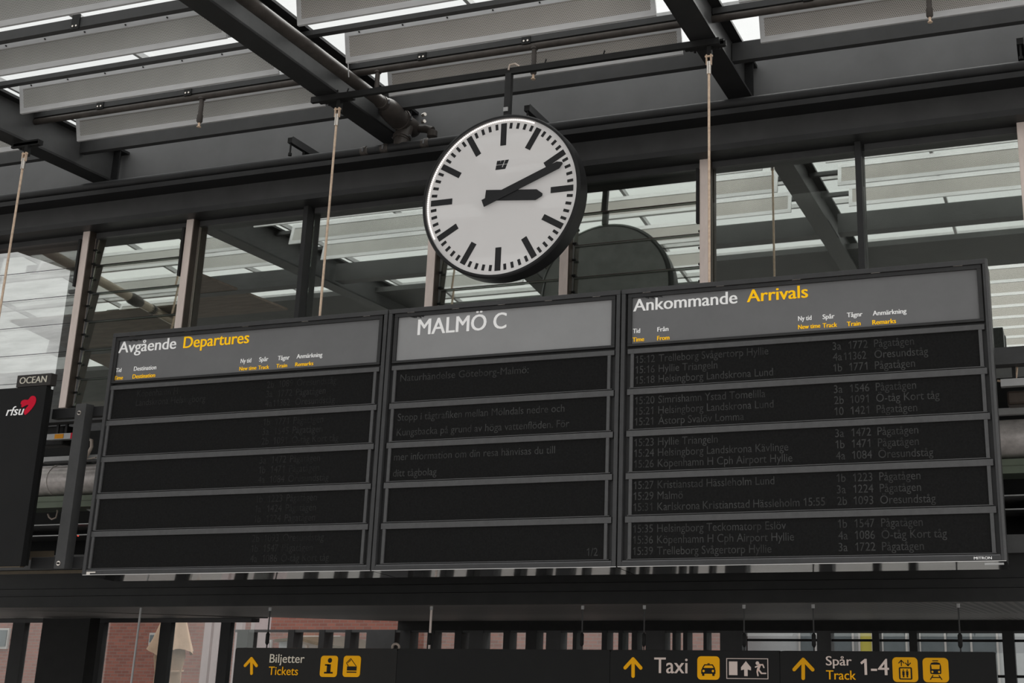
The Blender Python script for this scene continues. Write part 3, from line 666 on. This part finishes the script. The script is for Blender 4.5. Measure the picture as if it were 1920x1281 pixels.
W_MID = [('MALMÖ C', (783, 628.4), (948.5, 615.5), 29)]
W_ARR = [('Ankommande', (1187.7, 583.8), (1382, 569), 22.5), ('Tid', (1186.7, 625), (1200, 624.2), 8.3), ('Från', (1232.7, 621.8), (1253, 620.7), 8.3),
         ('Ny tid', (1496.7, 601.6), (1521.5, 600), 8.6), ('Spår', (1542.7, 598.4), (1564.5, 597), 8.6), ('Tågnr', (1588.3, 595), (1617, 593.2), 8.6), ('Anmärkning', (1636.7, 591.6), (1699.5, 587.6), 8.8)]
Y_ARR = [('Arrivals', (1401, 567), (1514.5, 557.5), 23), ('Time', (1186, 641), (1207.5, 639.7), 8), ('From', (1232.3, 638.2), (1255, 636.8), 8),
         ('New time', (1496.7, 617.2), (1538, 614.6), 8), ('Track', (1542.7, 614.6), (1569.5, 613), 8.4), ('Train', (1588.3, 611.8), (1613.5, 610.2), 8.4), ('Remarks', (1636, 608.8), (1680, 606), 8.6)]
A_ROWS = [
    [('15:12', 'Trelleborg Svågertorp Hyllie', '3a', '1772', 'Pågatågen'), ('15:16', 'Hyllie Triangeln', '4a', '11362', 'Öresundståg'), ('15:18', 'Helsingborg Landskrona Lund', '1b', '1771', 'Pågatågen')],
    [('15:20', 'Simrishamn Ystad Tomelilla', '3a', '1546', 'Pågatågen'), ('15:21', 'Helsingborg Landskrona Lund', '2b', '1091', 'Ö-tåg Kort tåg'), ('15:21', 'Åstorp Svalöv Lomma', '10', '1421', 'Pågatågen')],
    [('15:23', 'Hyllie Triangeln', '3a', '1472', 'Pågatågen'), ('15:24', 'Helsingborg Landskrona Kävlinge', '1b', '1471', 'Pågatågen'), ('15:26', 'Köpenhamn H Cph Airport Hyllie', '4a', '1084', 'Öresundståg')],
    [('15:27', 'Kristianstad Hässleholm Lund', '1b', '1223', 'Pågatågen'), ('15:29', 'Malmö', '3a', '1224', 'Pågatågen'), ('15:31', 'Karlskrona Kristianstad Hässleholm 15:55', '2b', '1093', 'Öresundståg')],
    [('15:35', 'Helsingborg Teckomatorp Eslöv', '1b', '1547', 'Pågatågen'), ('15:36', 'Köpenhamn H Cph Airport Hyllie', '4a', '1086', 'Ö-tåg Kort tåg'), ('15:39', 'Trelleborg Svågertorp Hyllie', '3a', '1722', 'Pågatågen')]]
D_ROWS = [
    [('', 'Köpenhamn H', '2b', '1089', 'Öresundståg'), ('', 'Landskrona Helsingborg', '3a', '1772', 'Pågatågen'), ('', '', '4a', '11362', 'Öresundståg')],
    [('', '', '1b', '1771', 'Pågatågen'), ('', '', '3a', '1545', 'Pågatågen'), ('', '', '2b', '1091', 'Ö-tåg Kort tåg')],
    [('', '', '3a', '1472', 'Pågatågen'), ('', '', '1b', '1471', 'Pågatågen'), ('', '', '4a', '1084', 'Öresundståg')],
    [('', '', '1b', '1223', 'Pågatågen'), ('', '', '1a', '1424', 'Pågatågen'), ('', '', '1b', '1224', 'Pågatågen')],
    [('', '', '2b', '1093', 'Öresundståg'), ('', '', '1b', '1547', 'Pågatågen'), ('', '', '4a', '1086', 'Ö-tåg Kort tåg')]]
def rows(src, x, dx, dest):
    out = []
    for rw in src:
        o = []
        for ln, (a, b, c, d, e) in enumerate(rw):   # time, place, track, number, train
            if a: o.append((ln, x, a, .98))
            if b: o.append((ln, dest, b, .98))
            o.append((ln, x + dx[0], c, .98)); o.append((ln, x + dx[1] - (.04 if len(d) > 4 else 0), d, .98 if len(d) < 5 else .9)); o.append((ln, x + dx[2], e, .98))
        out.append(o)
    return out
MID = [[(0.25, -5.53, 'Naturhändelse Göteborg-Malmö:', 1.12)], [(0.3, -5.53, 'Stopp i tågtrafiken mellan Mölndals nedre och', 1.035), (1.8, -5.53, 'Kungsbacka på grund av höga vattenflöden. För', 1.035)],
       [(0.3, -5.54, 'mer information om din resa hänvisas du till', 1.035), (1.9, -5.54, 'ditt tågbolag', 1.035)], [], [(2.0, -3.72, '1/2', 1.0)]]
board(-8.713, -5.680, 'left display board headed Departures, grey header over five dark rows', 'departures_board', -8.643, -5.776, -8.635, -5.797, M['head'], W_DEP, Y_DEP, rows(D_ROWS, -8.60, (at(495, 742, 9).x + 8.60, at(517, 742, 9).x + 8.60, at(551, 742, 9).x + 8.60), -8.36))
board(-5.680, -3.453, 'middle display board headed MALMÖ C, pale header over five dark rows', 'message_board', -5.585, -3.541, -5.57, -3.57, M['head_mid'], W_MID, None, MID)
board(-3.453, -0.437, 'right display board headed Arrivals, grey header over dim rows of train times', 'arrivals_board', -3.360, -0.523, -3.337, -0.54, M['head'], W_ARR, Y_ARR, rows(A_ROWS, -3.325, (at(1560, 655, 9).x + 3.325, at(1590, 655, 9).x + 3.325, at(1638, 650, 9).x + 3.325), at(1233, 678, 9).x))
for o in list(COL.objects):
    if o.get('label', '').startswith('right display'):
        m = MB(); a = at(1826, 1045.3, YB - .001); b = at(1859.5, 1044.6, YB - .001); text(m, 'MITRON', a.x, b.x, .478, .019, YB - .001, .02); m.build('maker_name', M['white'], o)
        a = at(1846, 1052, YB - .002); b = at(1882, 1051, YB - .002); MB().box(a.x, b.x, YB - .002, YB + .01, .438, .452).build('tape_label', M['lightgrey'], o)
        MB().box(-.457, -.438, YB - .004, YB + .05, .47, 2.75).build('edge_trim', M['bbar'], o)
    if o.get('label', '').startswith('left display'):
        a = at(162, 1075, YB - .002); b = at(179, 1074, YB - .002); MB().box(a.x, b.x, YB - .003, YB, .484, .494).box(a.x, a.x + (b.x - a.x) * .4, YB - .003, YB, .470, .482).build('small_label', M['chrome'], o)

# ------------------------------------------------------------------ advert box at the left with its rack
YA = 8.9
t = thing('advert_box', 'black advert panel at the left edge with a red heart emblem', 'advert panel', (-9.9, YA + .03, .55))
MB().box(-10.7, -9.328, YA, YA + .06, .55, 2.258).build('face', M['ad'], t, bevel=.004)
MB().box(-10.7, -9.36, YA + .06, YA + .12, .56, 2.24).build('back_frame', M['black'], t)
MB().box(-10.7, -9.34, YA + .005, YA + .055, .542, .552).build('bottom_edge', M['tan'], t)
def A(z_px, z_py): p = at(z_px / 6.405, 690 + z_py / 6.405, YA); return (p.x, p.z)
ht = [(300, 572), (288, 530), (300, 503), (330, 470), (352, 440), (325, 447), (298, 458), (263, 481), (257, 455), (270, 440), (248, 438), (262, 395), (300, 381), (345, 387), (365, 350), (395, 333), (425, 343), (438, 375), (431, 420), (405, 465), (370, 510), (335, 545)]
def chaikin(p, n=2):
    for _ in range(n):
        q = []
        for i in range(len(p)):
            a, b = p[i], p[(i + 1) % len(p)]; q += [(a[0] * .75 + b[0] * .25, a[1] * .75 + b[1] * .25), (a[0] * .25 + b[0] * .75, a[1] * .25 + b[1] * .75)]
        p = q
    return p
MB().prism(chaikin([A(*p) for p in ht]), YA - .004, YA).build('heart_emblem', M['red'], t)
m = MB(); a = A(74, 576); b = A(284, 566); text(m, 'rfsu', a[0], b[0], (a[1] + b[1]) / 2 + .001, .088, YA - .003, .02, .22); m.build('white_lettering', M['white'], t)
t = thing('name_sign', 'small brown-grey box sign reading OCEAN on top of the advert panel', 'sign', (-9.48, YA + .05, 2.258))
MB().box(-9.705, -9.29, YA, YA + .075, 2.262, 2.380).build('sign_box', M['ocean'], t, bevel=.003)
m = MB(); a = at(36.5, 720.5, YA); b = at(87, 715.5, YA); text(m, 'OCEAN', a.x, b.x, (a.z + b.z) / 2 - .002, .064, YA - .002, .03); m.build('lettering', M['cream'], t)
t = thing('mounting_rack', 'black steel rack linking the advert panel to the departures board', 'rack', (-9.0, 9.1, .52))
MB().box(-9.40, -8.72, 9.08, 9.16, 1.965, 2.062).build('top_rail', M['steel'], t, bevel=.003)
MB().box(-9.40, -8.72, 9.08, 9.16, .535, .640).build('bottom_rail', M['steel'], t, bevel=.003)
MB().box(-9.02, -8.90, 8.98, 9.08, .525, 2.075).build('upright', M['steel_mid'], t, bevel=.004)
for z in (1.985, .575):
    w_ = MB().tube([(-8.965, 8.98, z), (-8.965, 8.972, z)], .022, 14).build('washer', M['chrome'], t, True)
    MB().tube([(-8.965, 8.972, z), (-8.965, 8.962, z)], .010, 8).build('bolt', M['steel'], w_)
MB().box(-10.9, -8.8, 9.3, 9.34, .50, .53).build('rear_rail', M['tan'], t)

# ------------------------------------------------------------------ hanging direction signs
YS = 11.0
def S(px, py): p = at(px, py, YS - .06); return (p.x, p.z)
def stroke(mb, pts, wpx, y0, y1):         # rounded thick polyline given in sign-plane metres
    for i_, (a, b) in enumerate(zip(pts[:-1], pts[1:])):
        y0 = y0 - .0004 * i_; a = Vector(a); b = Vector(b); d = (b - a).normalized(); r = wpx / 2; ang = math.atan2(d.y, d.x)
        poly = [(b.x + r * math.cos(ang + th), b.y + r * math.sin(ang + th)) for th in [math.radians(-90 + 22.5 * i) for i in range(9)]] + [(a.x + r * math.cos(ang + th), a.y + r * math.sin(ang + th)) for th in [math.radians(90 + 22.5 * i) for i in range(9)]]
        mb.prism(poly, y0, y1)
def rrect(x0, x1, z0, z1, r, n=5):
    o = []
    for cx, cz, a0 in ((x1 - r, z1 - r, 0), (x0 + r, z1 - r, 90), (x0 + r, z0 + r, 180), (x1 - r, z0 + r, 270)):
        for i in range(n + 1):
            th = math.radians(a0 + 90 * i / n); o.append((cx + r * math.cos(th), cz + r * math.sin(th)))
    return o
def circ(x, z, r, n=20): return [(x + r * math.cos(2 * math.pi * k / n), z + r * math.sin(2 * math.pi * k / n)) for k in range(n)]
ZS1, ZS0 = -.206, -.575
Y1 = YS - .06
def signbox(name, label, x0, x1, m):
    t = thing(name, label, 'sign', ((x0 + x1) / 2, YS, ZS0), 'black direction signs')
    MB().prism(rrect(x0, x1, ZS0, ZS1, .025), YS - .055, YS + .055).build('housing', m, t)
    return t
def arrow(t, px, pt, pb, half, m, wpx):
    mb = MB(); a = S(px, pb); b = S(px + 1.2 * 0, pt); w_ = wpx
    dz = b[1] - a[1]
    stroke(mb, [a, b], w_, Y1 - .002, Y1 + .006)
    stroke(mb, [(b[0] - half, b[1] - half * 1.02), b], w_, Y1 - .003, Y1 + .006); stroke(mb, [b, (b[0] + half, b[1] - half * 1.02)], w_, Y1 - .004, Y1 + .006)
    mb.build('arrow', m, t)
def square(t, x0, x1, y0, y1, m, name):
    a = S(x0, y1); b = S(x1, y0)
    return MB().prism(rrect(a[0], b[0], a[1], b[1], (b[0] - a[0]) * .16), Y1 - .001, Y1 + .006).build(name, m, t), a, b
def words(t, lst, m, name='lettering'):
    mb = MB()
    for s, pa, pb, cap in lst:
        a = S(*pa); b = S(*pb); c = S(pa[0], pa[1] - cap); text(mb, s, a[0], b[0], (a[1] + b[1]) / 2, c[1] - a[1], Y1 - .002, .012)
    mb.build(name, m, t)
tx0 = S(440, 1230)[0]; tx1 = S(744, 1230)[0]; tx2 = S(1144, 1230)[0]; tx3 = S(1462, 1230)[0]; tx4 = S(1867, 1230)[0]
# tickets
t = signbox('direction_sign', 'black hanging sign reading Biljetter Tickets with two amber squares', tx0, tx1, M['signgrey'])
arrow(t, 471.5, 1235, 1263, .070, M['amber'], .030)
words(t, [('Biljetter', (505.5, 1243), (570.5, 1243), 16)], M['signcream'], 'white_lettering')
words(t, [('Tickets', (503.5, 1266), (558.5, 1266), 15.5)], M['amber'], 'yellow_lettering')
q, a, b = square(t, 599, 634, 1230, 1269.5, M['amber'], 'information_symbol')
mb = MB(); cx = (a[0] + b[0]) / 2; W_ = b[0] - a[0]; H_ = b[1] - a[1]
mb.prism(circ(cx + .01, a[1] + H_ * .78, W_ * .12), Y1 - .004, Y1 - .0005)
for (u0, u1, v0, v1) in ((-.10, .12, .22, .60), (-.22, .02, .53, .60), (-.24, .26, .16, .24)): mb.prism([(cx + u0 * W_, a[1] + v0 * H_), (cx + u1 * W_, a[1] + v0 * H_), (cx + u1 * W_, a[1] + v1 * H_), (cx + u0 * W_, a[1] + v1 * H_)], Y1 - .004, Y1 - .0005)
mb.build('black_mark', M['sign'], q)
q, a, b = square(t, 642, 677, 1230, 1269.5, M['amber'], 'ticket_symbol')
cx = (a[0] + b[0]) / 2
def R_(u, v): return (a[0] + u * (b[0] - a[0]), a[1] + v * (b[1] - a[1]))
mb = MB().prism([R_(.24, .30), R_(.80, .30), R_(.80, .50), R_(.24, .50)], Y1 - .004, Y1 - .0005).prism([R_(.24, .20), R_(.80, .20), R_(.80, .255), R_(.24, .255)], Y1 - .004, Y1 - .0005)
for p0, p1 in (((.18, .66), (.42, .87)), ((.42, .87), (.76, .52)), ((.18, .66), (.30, .52)), ((.26, .66), (.42, .80)), ((.42, .80), (.38, .74))): stroke(mb, [R_(*p0), R_(*p1)], .006, Y1 - .004, Y1 - .0005)
mb.build('black_mark', M['sign'], q)
# blank
t = signbox('direction_sign', 'blank black hanging sign housing between the Tickets and Taxi signs', tx1 + .004, tx2 - .004, M['sign'])
# taxi
t = signbox('direction_sign', 'black hanging sign reading Taxi with a cab symbol and a running figure', tx2, tx3 - .004, M['sign'])
arrow(t, 1187, 1236, 1268, .078, M['amber'], .032)
words(t, [('Taxi', (1227, 1262.5), (1289, 1262.5), 29)], M['signwhite'], 'white_lettering')
q, a, b = square(t, 1307.5, 1349, 1231, 1274.5, M['amber'], 'taxi_symbol')
mb = MB()
mb.prism([R_(.18, .25), R_(.82, .25), R_(.82, .42), R_(.74, .50), R_(.26, .50), R_(.18, .42)], Y1 - .004, Y1 - .0005)
mb.prism([R_(.22, .16), R_(.32, .16), R_(.32, .26), R_(.22, .26)], Y1 - .004, Y1 - .0005).prism([R_(.68, .16), R_(.78, .16), R_(.78, .26), R_(.68, .26)], Y1 - .004, Y1 - .0005)
mb.prism([R_(.46, .66), R_(.56, .66), R_(.56, .70), R_(.46, .70)], Y1 - .004, Y1 - .0005)
for p0, p1 in (((.24, .48), (.33, .63)), ((.33, .63), (.69, .63)), ((.69, .63), (.78, .48))): stroke(mb, [R_(*p0), R_(*p1)], .010, Y1 - .004, Y1 - .0005)
mb.build('black_mark', M['sign'], q)
MB().prism(circ(*R_(.29, .37), .011), Y1 - .006, Y1 - .004).prism(circ(*R_(.71, .37), .011), Y1 - .006, Y1 - .004).build('headlights', M['amber'], q)
a = S(1362, 1273); b = S(1440, 1235)
mb = MB(); tk = .006
mb.box(a[0], b[0], Y1 - .002, Y1 + .006, a[1], a[1] + tk).box(a[0], b[0], Y1 - .002, Y1 + .006, b[1] - tk, b[1]).box(a[0], a[0] + tk, Y1 - .002, Y1 + .006, a[1] + tk, b[1] - tk).box(b[0] - tk, b[0], Y1 - .002, Y1 + .006, a[1] + tk, b[1] - tk)
mb.prism([R_(.065, .18), R_(.265, .18), R_(.265, .84), R_(.065, .84)], Y1 - .002, Y1 + .006)
mb.prism([R_(.43, .14), R_(.51, .14), R_(.51, .46), R_(.59, .42), R_(.59, .56), R_(.47, .86), R_(.355, .56), R_(.355, .42), R_(.43, .46)], Y1 - .002, Y1 + .006)
mb.prism(circ(*R_(.745, .77), .016), Y1 - .002, Y1 + .006)
for p0, p1, ww in (((.80, .68), (.76, .46), .022), ((.80, .68), (.87, .70), .012), ((.87, .70), (.90, .56), .011), ((.79, .66), (.70, .58), .012), ((.77, .46), (.84, .28), .014), ((.84, .28), (.94, .28), .012), ((.75, .46), (.74, .34), .014), ((.74, .34), (.755, .17), .012)):
    stroke(mb, [R_(*p0), R_(*p1)], ww, Y1 - .002, Y1 + .006)
mb.build('emergency_exit_symbol', M['signwhite'], t)
# track
t = signbox('direction_sign', 'black hanging sign reading Spår Track 1-4 with lift and train symbols', tx3, tx4, M['sign'])
arrow(t, 1506, 1237, 1272, .085, M['amber_dim'], .032)
words(t, [('Spår', (1549, 1248), (1597, 1248), 17), ('1-4', (1614.5, 1266), (1667, 1266), 30)], M['signwhite'], 'white_lettering')
words(t, [('Track', (1549.5, 1274.5), (1605, 1274.5), 17)], M['amber'], 'yellow_lettering')
q, a, b = square(t, 1674.5, 1720, 1233, 1279, M['amber_dim'], 'lift_symbol')
mb = MB()
ii = rrect(R_(.25, .1)[0], R_(.77, .1)[0], R_(.1, .10)[1], R_(.1, .60)[1], .012)
mb.prism(ii, Y1 - .004, Y1 - .0005)
for x_, s_ in ((.36, 1), (.62, -1)):
    z0, z1 = (.66, .88) if s_ > 0 else (.88, .66)
    stroke(mb, [R_(x_, z0), R_(x_, z1)], .008, Y1 - .004, Y1 - .0005); stroke(mb, [R_(x_ - .10, z1 - s_ * .11), R_(x_, z1)], .008, Y1 - .004, Y1 - .0005); stroke(mb, [R_(x_, z1), R_(x_ + .10, z1 - s_ * .11)], .008, Y1 - .004, Y1 - .0005)
mb.build('black_mark', M['sign'], q)
MB().prism([R_(.31, .15), R_(.71, .15), R_(.71, .55), R_(.31, .55)], Y1 - .006, Y1 - .004).build('lift_cabin', M['amber_dim'], q)
mb = MB()
for x_ in (.43, .58):
    mb.prism(circ(*R_(x_, .48), .006), Y1 - .008, Y1 - .006); mb.prism([R_(x_ - .045, .28), R_(x_ + .045, .28), R_(x_ + .045, .44), R_(x_ - .045, .44)], Y1 - .008, Y1 - .006); mb.prism([R_(x_ - .03, .19), R_(x_ + .03, .19), R_(x_ + .03, .28), R_(x_ - .03, .28)], Y1 - .008, Y1 - .006)
mb.build('figures', M['sign'], q)
q, a, b = square(t, 1731.5, 1777.5, 1234, 1279.5, M['amber_dim'], 'train_symbol')
mb = MB().prism(chaikin([R_(.28, .38), R_(.32, .33), R_(.68, .33), R_(.72, .38), R_(.71, .76), R_(.60, .82), R_(.40, .82), R_(.29, .76)], 1), Y1 - .004, Y1 - .0005)
for p0, p1 in (((.38, .28), (.28, .12)), ((.62, .28), (.72, .12)), ((.40, .88), (.60, .88)), ((.33, .20), (.67, .20))): stroke(mb, [R_(*p0), R_(*p1)], .008, Y1 - .004, Y1 - .0005)
mb.build('black_mark', M['sign'], q)
MB().prism([R_(.35, .54), R_(.65, .54), R_(.67, .72), R_(.33, .72)], Y1 - .006, Y1 - .004).prism(circ(*R_(.37, .43), .009), Y1 - .006, Y1 - .004).prism(circ(*R_(.63, .43), .009), Y1 - .006, Y1 - .004).build('windows_and_lamps', M['amber_dim'], q)
# sign rods
for px, l in ((505, 'leftmost thin rod carrying the Tickets sign'), (808, 'pale rod carrying the left end of the blank sign'), (1092, 'thin rod carrying the right end of the blank sign'), (1208, 'thin rod above the letter T of Taxi'), (1395, 'thin rod above the running figure symbol'), (1525, 'thin rod carrying the left end of the Track sign'), (1798, 'thin rod carrying the right end of the Track sign')):
    x = at(px, 1160, YS).x
    t = thing('sign_rod', l, 'rod', (x, YS, ZS1), 'thin rods carrying the direction signs')
    MB().tube([(x, YS, .21), (x, YS, ZS1)], .007 if px != 808 else .012, 8).build('rod', M['steel_mid'] if px != 808 else M['alu'], t)
    MB().tube([(x, YS, ZS1 + .16), (x, YS, ZS1 + .14), (x, YS, ZS1 + .05), (x, YS, ZS1 + .03)], [.008, .020, .020, .008], 8).build('turnbuckle', M['black'], t, True)
    MB().tube([(x, YS, .205), (x, YS, .17)], .016, 8).build('top_fitting', M['lightgrey'], t)
tag(MB().tube([at(265, 1135, 10.9), at(245, 1290, 10.9)], .011, 8).build('steel_cable', M['lightgrey']), 'slanting bright steel cable left of the Tickets sign', 'cable')

# ------------------------------------------------------------------ lower glass facades
fx = [(21, 44), (171, 193), (299, 319), (413, 431)]
t = thing('glass_facade', 'dark framed glass facade at the lower left', 'facade', (-14, 16, -CZ))
MB().box(-19, -12.05, 15.9, 16.1, .075, .135).build('head_rail', M['facade2'], t)
for a, b in fx:
    xa, xb = at(a, 1225, 16).x, at(b, 1225, 16).x
    MB().box(xa, xb, 15.95, 16.05, -CZ, .075).build('post', M['facade'], t)
MB().box(-19, -12.05, 15.995, 16.005, -CZ, .075).build('glass', M['lowglass'], t)
tag(MB().box(at(72, 1225, 15.2).x, at(161, 1225, 15.2).x, 15.2, 15.4, -CZ, .14).build('pillar', M['black']), 'broad dark pillar behind the glass at the lower left', 'pillar')
posts = [(450, 470), (545, 556), (603, 613), (652, 662), (692, 745), (755, 774), (806, 818), (857, 870), (884, 910), (948, 960), (990, 1010), (1028, 1055), (1078, 1085), (1132, 1142), (1163, 1171), (1188, 1198), (1214, 1250), (1264, 1270), (1284, 1292), (1322, 1328), (1353, 1394), (1534, 1560), (1637, 1650), (1706, 1721), (1880, 1902)]
t = thing('glass_facade', 'far glass facade with many dark posts above the direction signs', 'facade', (-7, 20.3, -CZ))
for k, (a, b) in enumerate(posts):
    xa, xb = at(a, 1200, 20.2).x, at(b, 1200, 20.2).x
    MB().box(xa, xb, 20.1, 20.4, -CZ, -.04).build('post', M['facade2'] if (b - a) > 24 else M['facade'], t)
MB().box(-15.6, 6, 20.25, 20.26, -CZ, -.04).build('glass', M['lowglass'], t)
MB().box(-15.6, 6, 20.12, 20.38, -.09, -.04).build('head_rail', M['facade2'], t)
for z in (-.205, -.75, -1.3): MB().box(at(1395, 1200, 20).x, 6, 20.18, 20.22, z - .02, z + .02).build('cross_rail', M['black'], t)
# blinds / pale columns seen between the posts
for k, (px0, px1, l) in enumerate([(381, 394, 'pale pink column just left of the second dark post near the Tickets sign'), (399, 410, 'pale pink column behind the folded parasol'), (440, 452, 'pale pink column above the arrow of the Tickets sign'), (468, 500, 'wide pale curtain strip above the word Biljetter')]):
    xa, xb = at(px0, 1200, 22).x, at(px1, 1200, 22).x
    tag(MB().box(xa, xb, 22, 22.1, -CZ, 1.0).build('curtain_strip', M['curtain']), l, 'curtain', 'pale strips behind the facade')

# ------------------------------------------------------------------ outside: parasols and buildings
def parasol(px, label, w_, zb):
    Y = 18.2; x = at(px, 1230, Y).x
    t = thing('folded_parasol', label, 'parasol', (x, Y, -CZ))
    MB().tube([(x, Y, -CZ), (x, Y, .55)], .03, 10).build('pole', M['winframe'], t)
    n = 28
    def cloth(profile, wob, nm):
        v = []; f = []
        for (z, r) in profile:
            for k in range(n):
                a = 2 * math.pi * k / n
                rr = r * (1 + wob * math.sin(5 * a + 1.3) * (1 if r > .05 else 0)) ; v.append((x + rr * math.cos(a), Y + rr * math.sin(a), z - (.06 * math.sin(3 * a) if z == profile[-1][0] else 0)))
        for i in range(len(profile) - 1):
            for k in range(n):
                a_, b_ = i * n + k, i * n + (k + 1) % n; f.append((a_, b_, b_ + n, a_ + n))
        MB().add(v, f).build(nm, M['pgreen'], t, True)
    cloth([(.62, .02), (.45, .09), (.1, .20), (-.2, .29), (zb, w_)], .16, 'canopy')
    cloth([(zb + .1, w_ * .55), (zb - .08, w_ * .62), (zb - .35, w_ * .52), (zb - .8, w_ * .56), (zb - 1.3, w_ * .45)], .28, 'lower_folds')
    MB().ring(x, 0, .001, .002, 0, .001, 8)
    MB().tube([(x + w_ * .6 * math.cos(a), Y + w_ * .6 * math.sin(a), zb - .33) for a in [2 * math.pi * k / 16 for k in range(17)]], .02, 6).build('strap', M['pgreen'], t)
parasol(321, 'folded beige parasol behind a dark post of the lower left facade', .36, -.42)

t = thing('brick_building', 'red brick building outside beyond the lower glass facade', 'building', (-25, 30, -CZ))
MB().box(-46, -8.3, 30, 34, -CZ, 2.6).build('brick_wall', M['brick'], t)
MB().box(-46, -8.3, 29.9, 34, 2.6, 14).build('white_upper_storeys', M['whiteclad'], t)
for (pa, pb, ya, yb) in ((-6, 21, 1178, 1217), (172, 178, 1168, 1230), (281, 305, 1187, 1210), (384, 412, 1206, 1268), (455, 512, 1200, 1240), (540, 640, 1192, 1240), (655, 690, 1204, 1240)):
    a = at(pa, yb, 30); b = at(pb, ya, 30)
    wi = MB().box(a.x, b.x, 29.93, 30.02, a.z, b.z).build('window', M['winframe'], t)
    n = max(1, int((b.x - a.x) / .45)); s = (b.x - a.x) / n
    for k in range(n): MB().box(a.x + k * s + .05, a.x + (k + 1) * s - .05, 29.90, 29.93, a.z + .08, b.z - .06).build('pane', M['winglass'], wi)
t = thing('low_building', 'low pale building with a shallow pitched roof between the Tickets sign posts', 'building', (-15, 27, -CZ))
pr = [at(524, 1199, 27), at(565, 1194.5, 27), at(601, 1204, 27), at(681, 1218, 27)]
MB().prism([(q.x, q.z - .06) for q in pr] + [(pr[-1].x, -CZ), (pr[0].x, -CZ)], 27, 29).build('wall', M['paleclad'], t)
MB().prism([(q.x, q.z + .0) for q in pr] + [(q.x, q.z - .07) for q in pr[::-1]], 26.8, 29.2).build('roof_edge', M['tan'], t)
for px in (548, 575, 610): 
    q = at(px, 1210, 26.98); MB().box(q.x - .03, q.x + .03, 26.96, 27.0, -CZ, pr[0].z - .15).build('drain_pipe', M['winframe'], t)
tag(MB().tube([at(742 + 6.5 * math.cos(a), 1214 - 6.5 * math.sin(a), YS + .03) for a in [math.radians(-20 + 14 * i) for i in range(17)]], .012, 8).tube([at(748.5, 1216, YS + .03), at(748, 1220, YS + .03), at(748, 1219, YS + .03)], .010, 8).build('curled_cable', M['cable'], None, True), 'small white curled cable on top of the join beside the Tickets sign', 'cable')
t = thing('office_building', 'pale grey building with glazed bands outside at the lower right', 'building', (-2, 31, -CZ))
MB().box(-8.2, 9, 31, 35, -CZ, 9).build('wall', M['paleclad'], t)
for px0, px1, m in ((1500, 1530, 'winglass'), (1562, 1600, 'winglass'), (1612, 1637, 'yellowpane'), (1655, 1700, 'winglass'), (1725, 1870, 'winglass')):
    xa, xb = at(px0, 1200, 31).x, at(px1, 1200, 31).x
    MB().box(xa, xb, 30.95, 31, -2.5, .6).build('window_band', M[m], t)
    n = max(1, int((xb - xa) / .5))
    for k in range(n + 1):
        xx = xa + (xb - xa) * k / n
        MB().box(xx - .025, xx + .025, 30.92, 30.95, -2.5, .6).build('window_bar', M['winframe'], t)

# tidy helper data
for o in COL.objects:
    if '_o' in o: del o['_o']
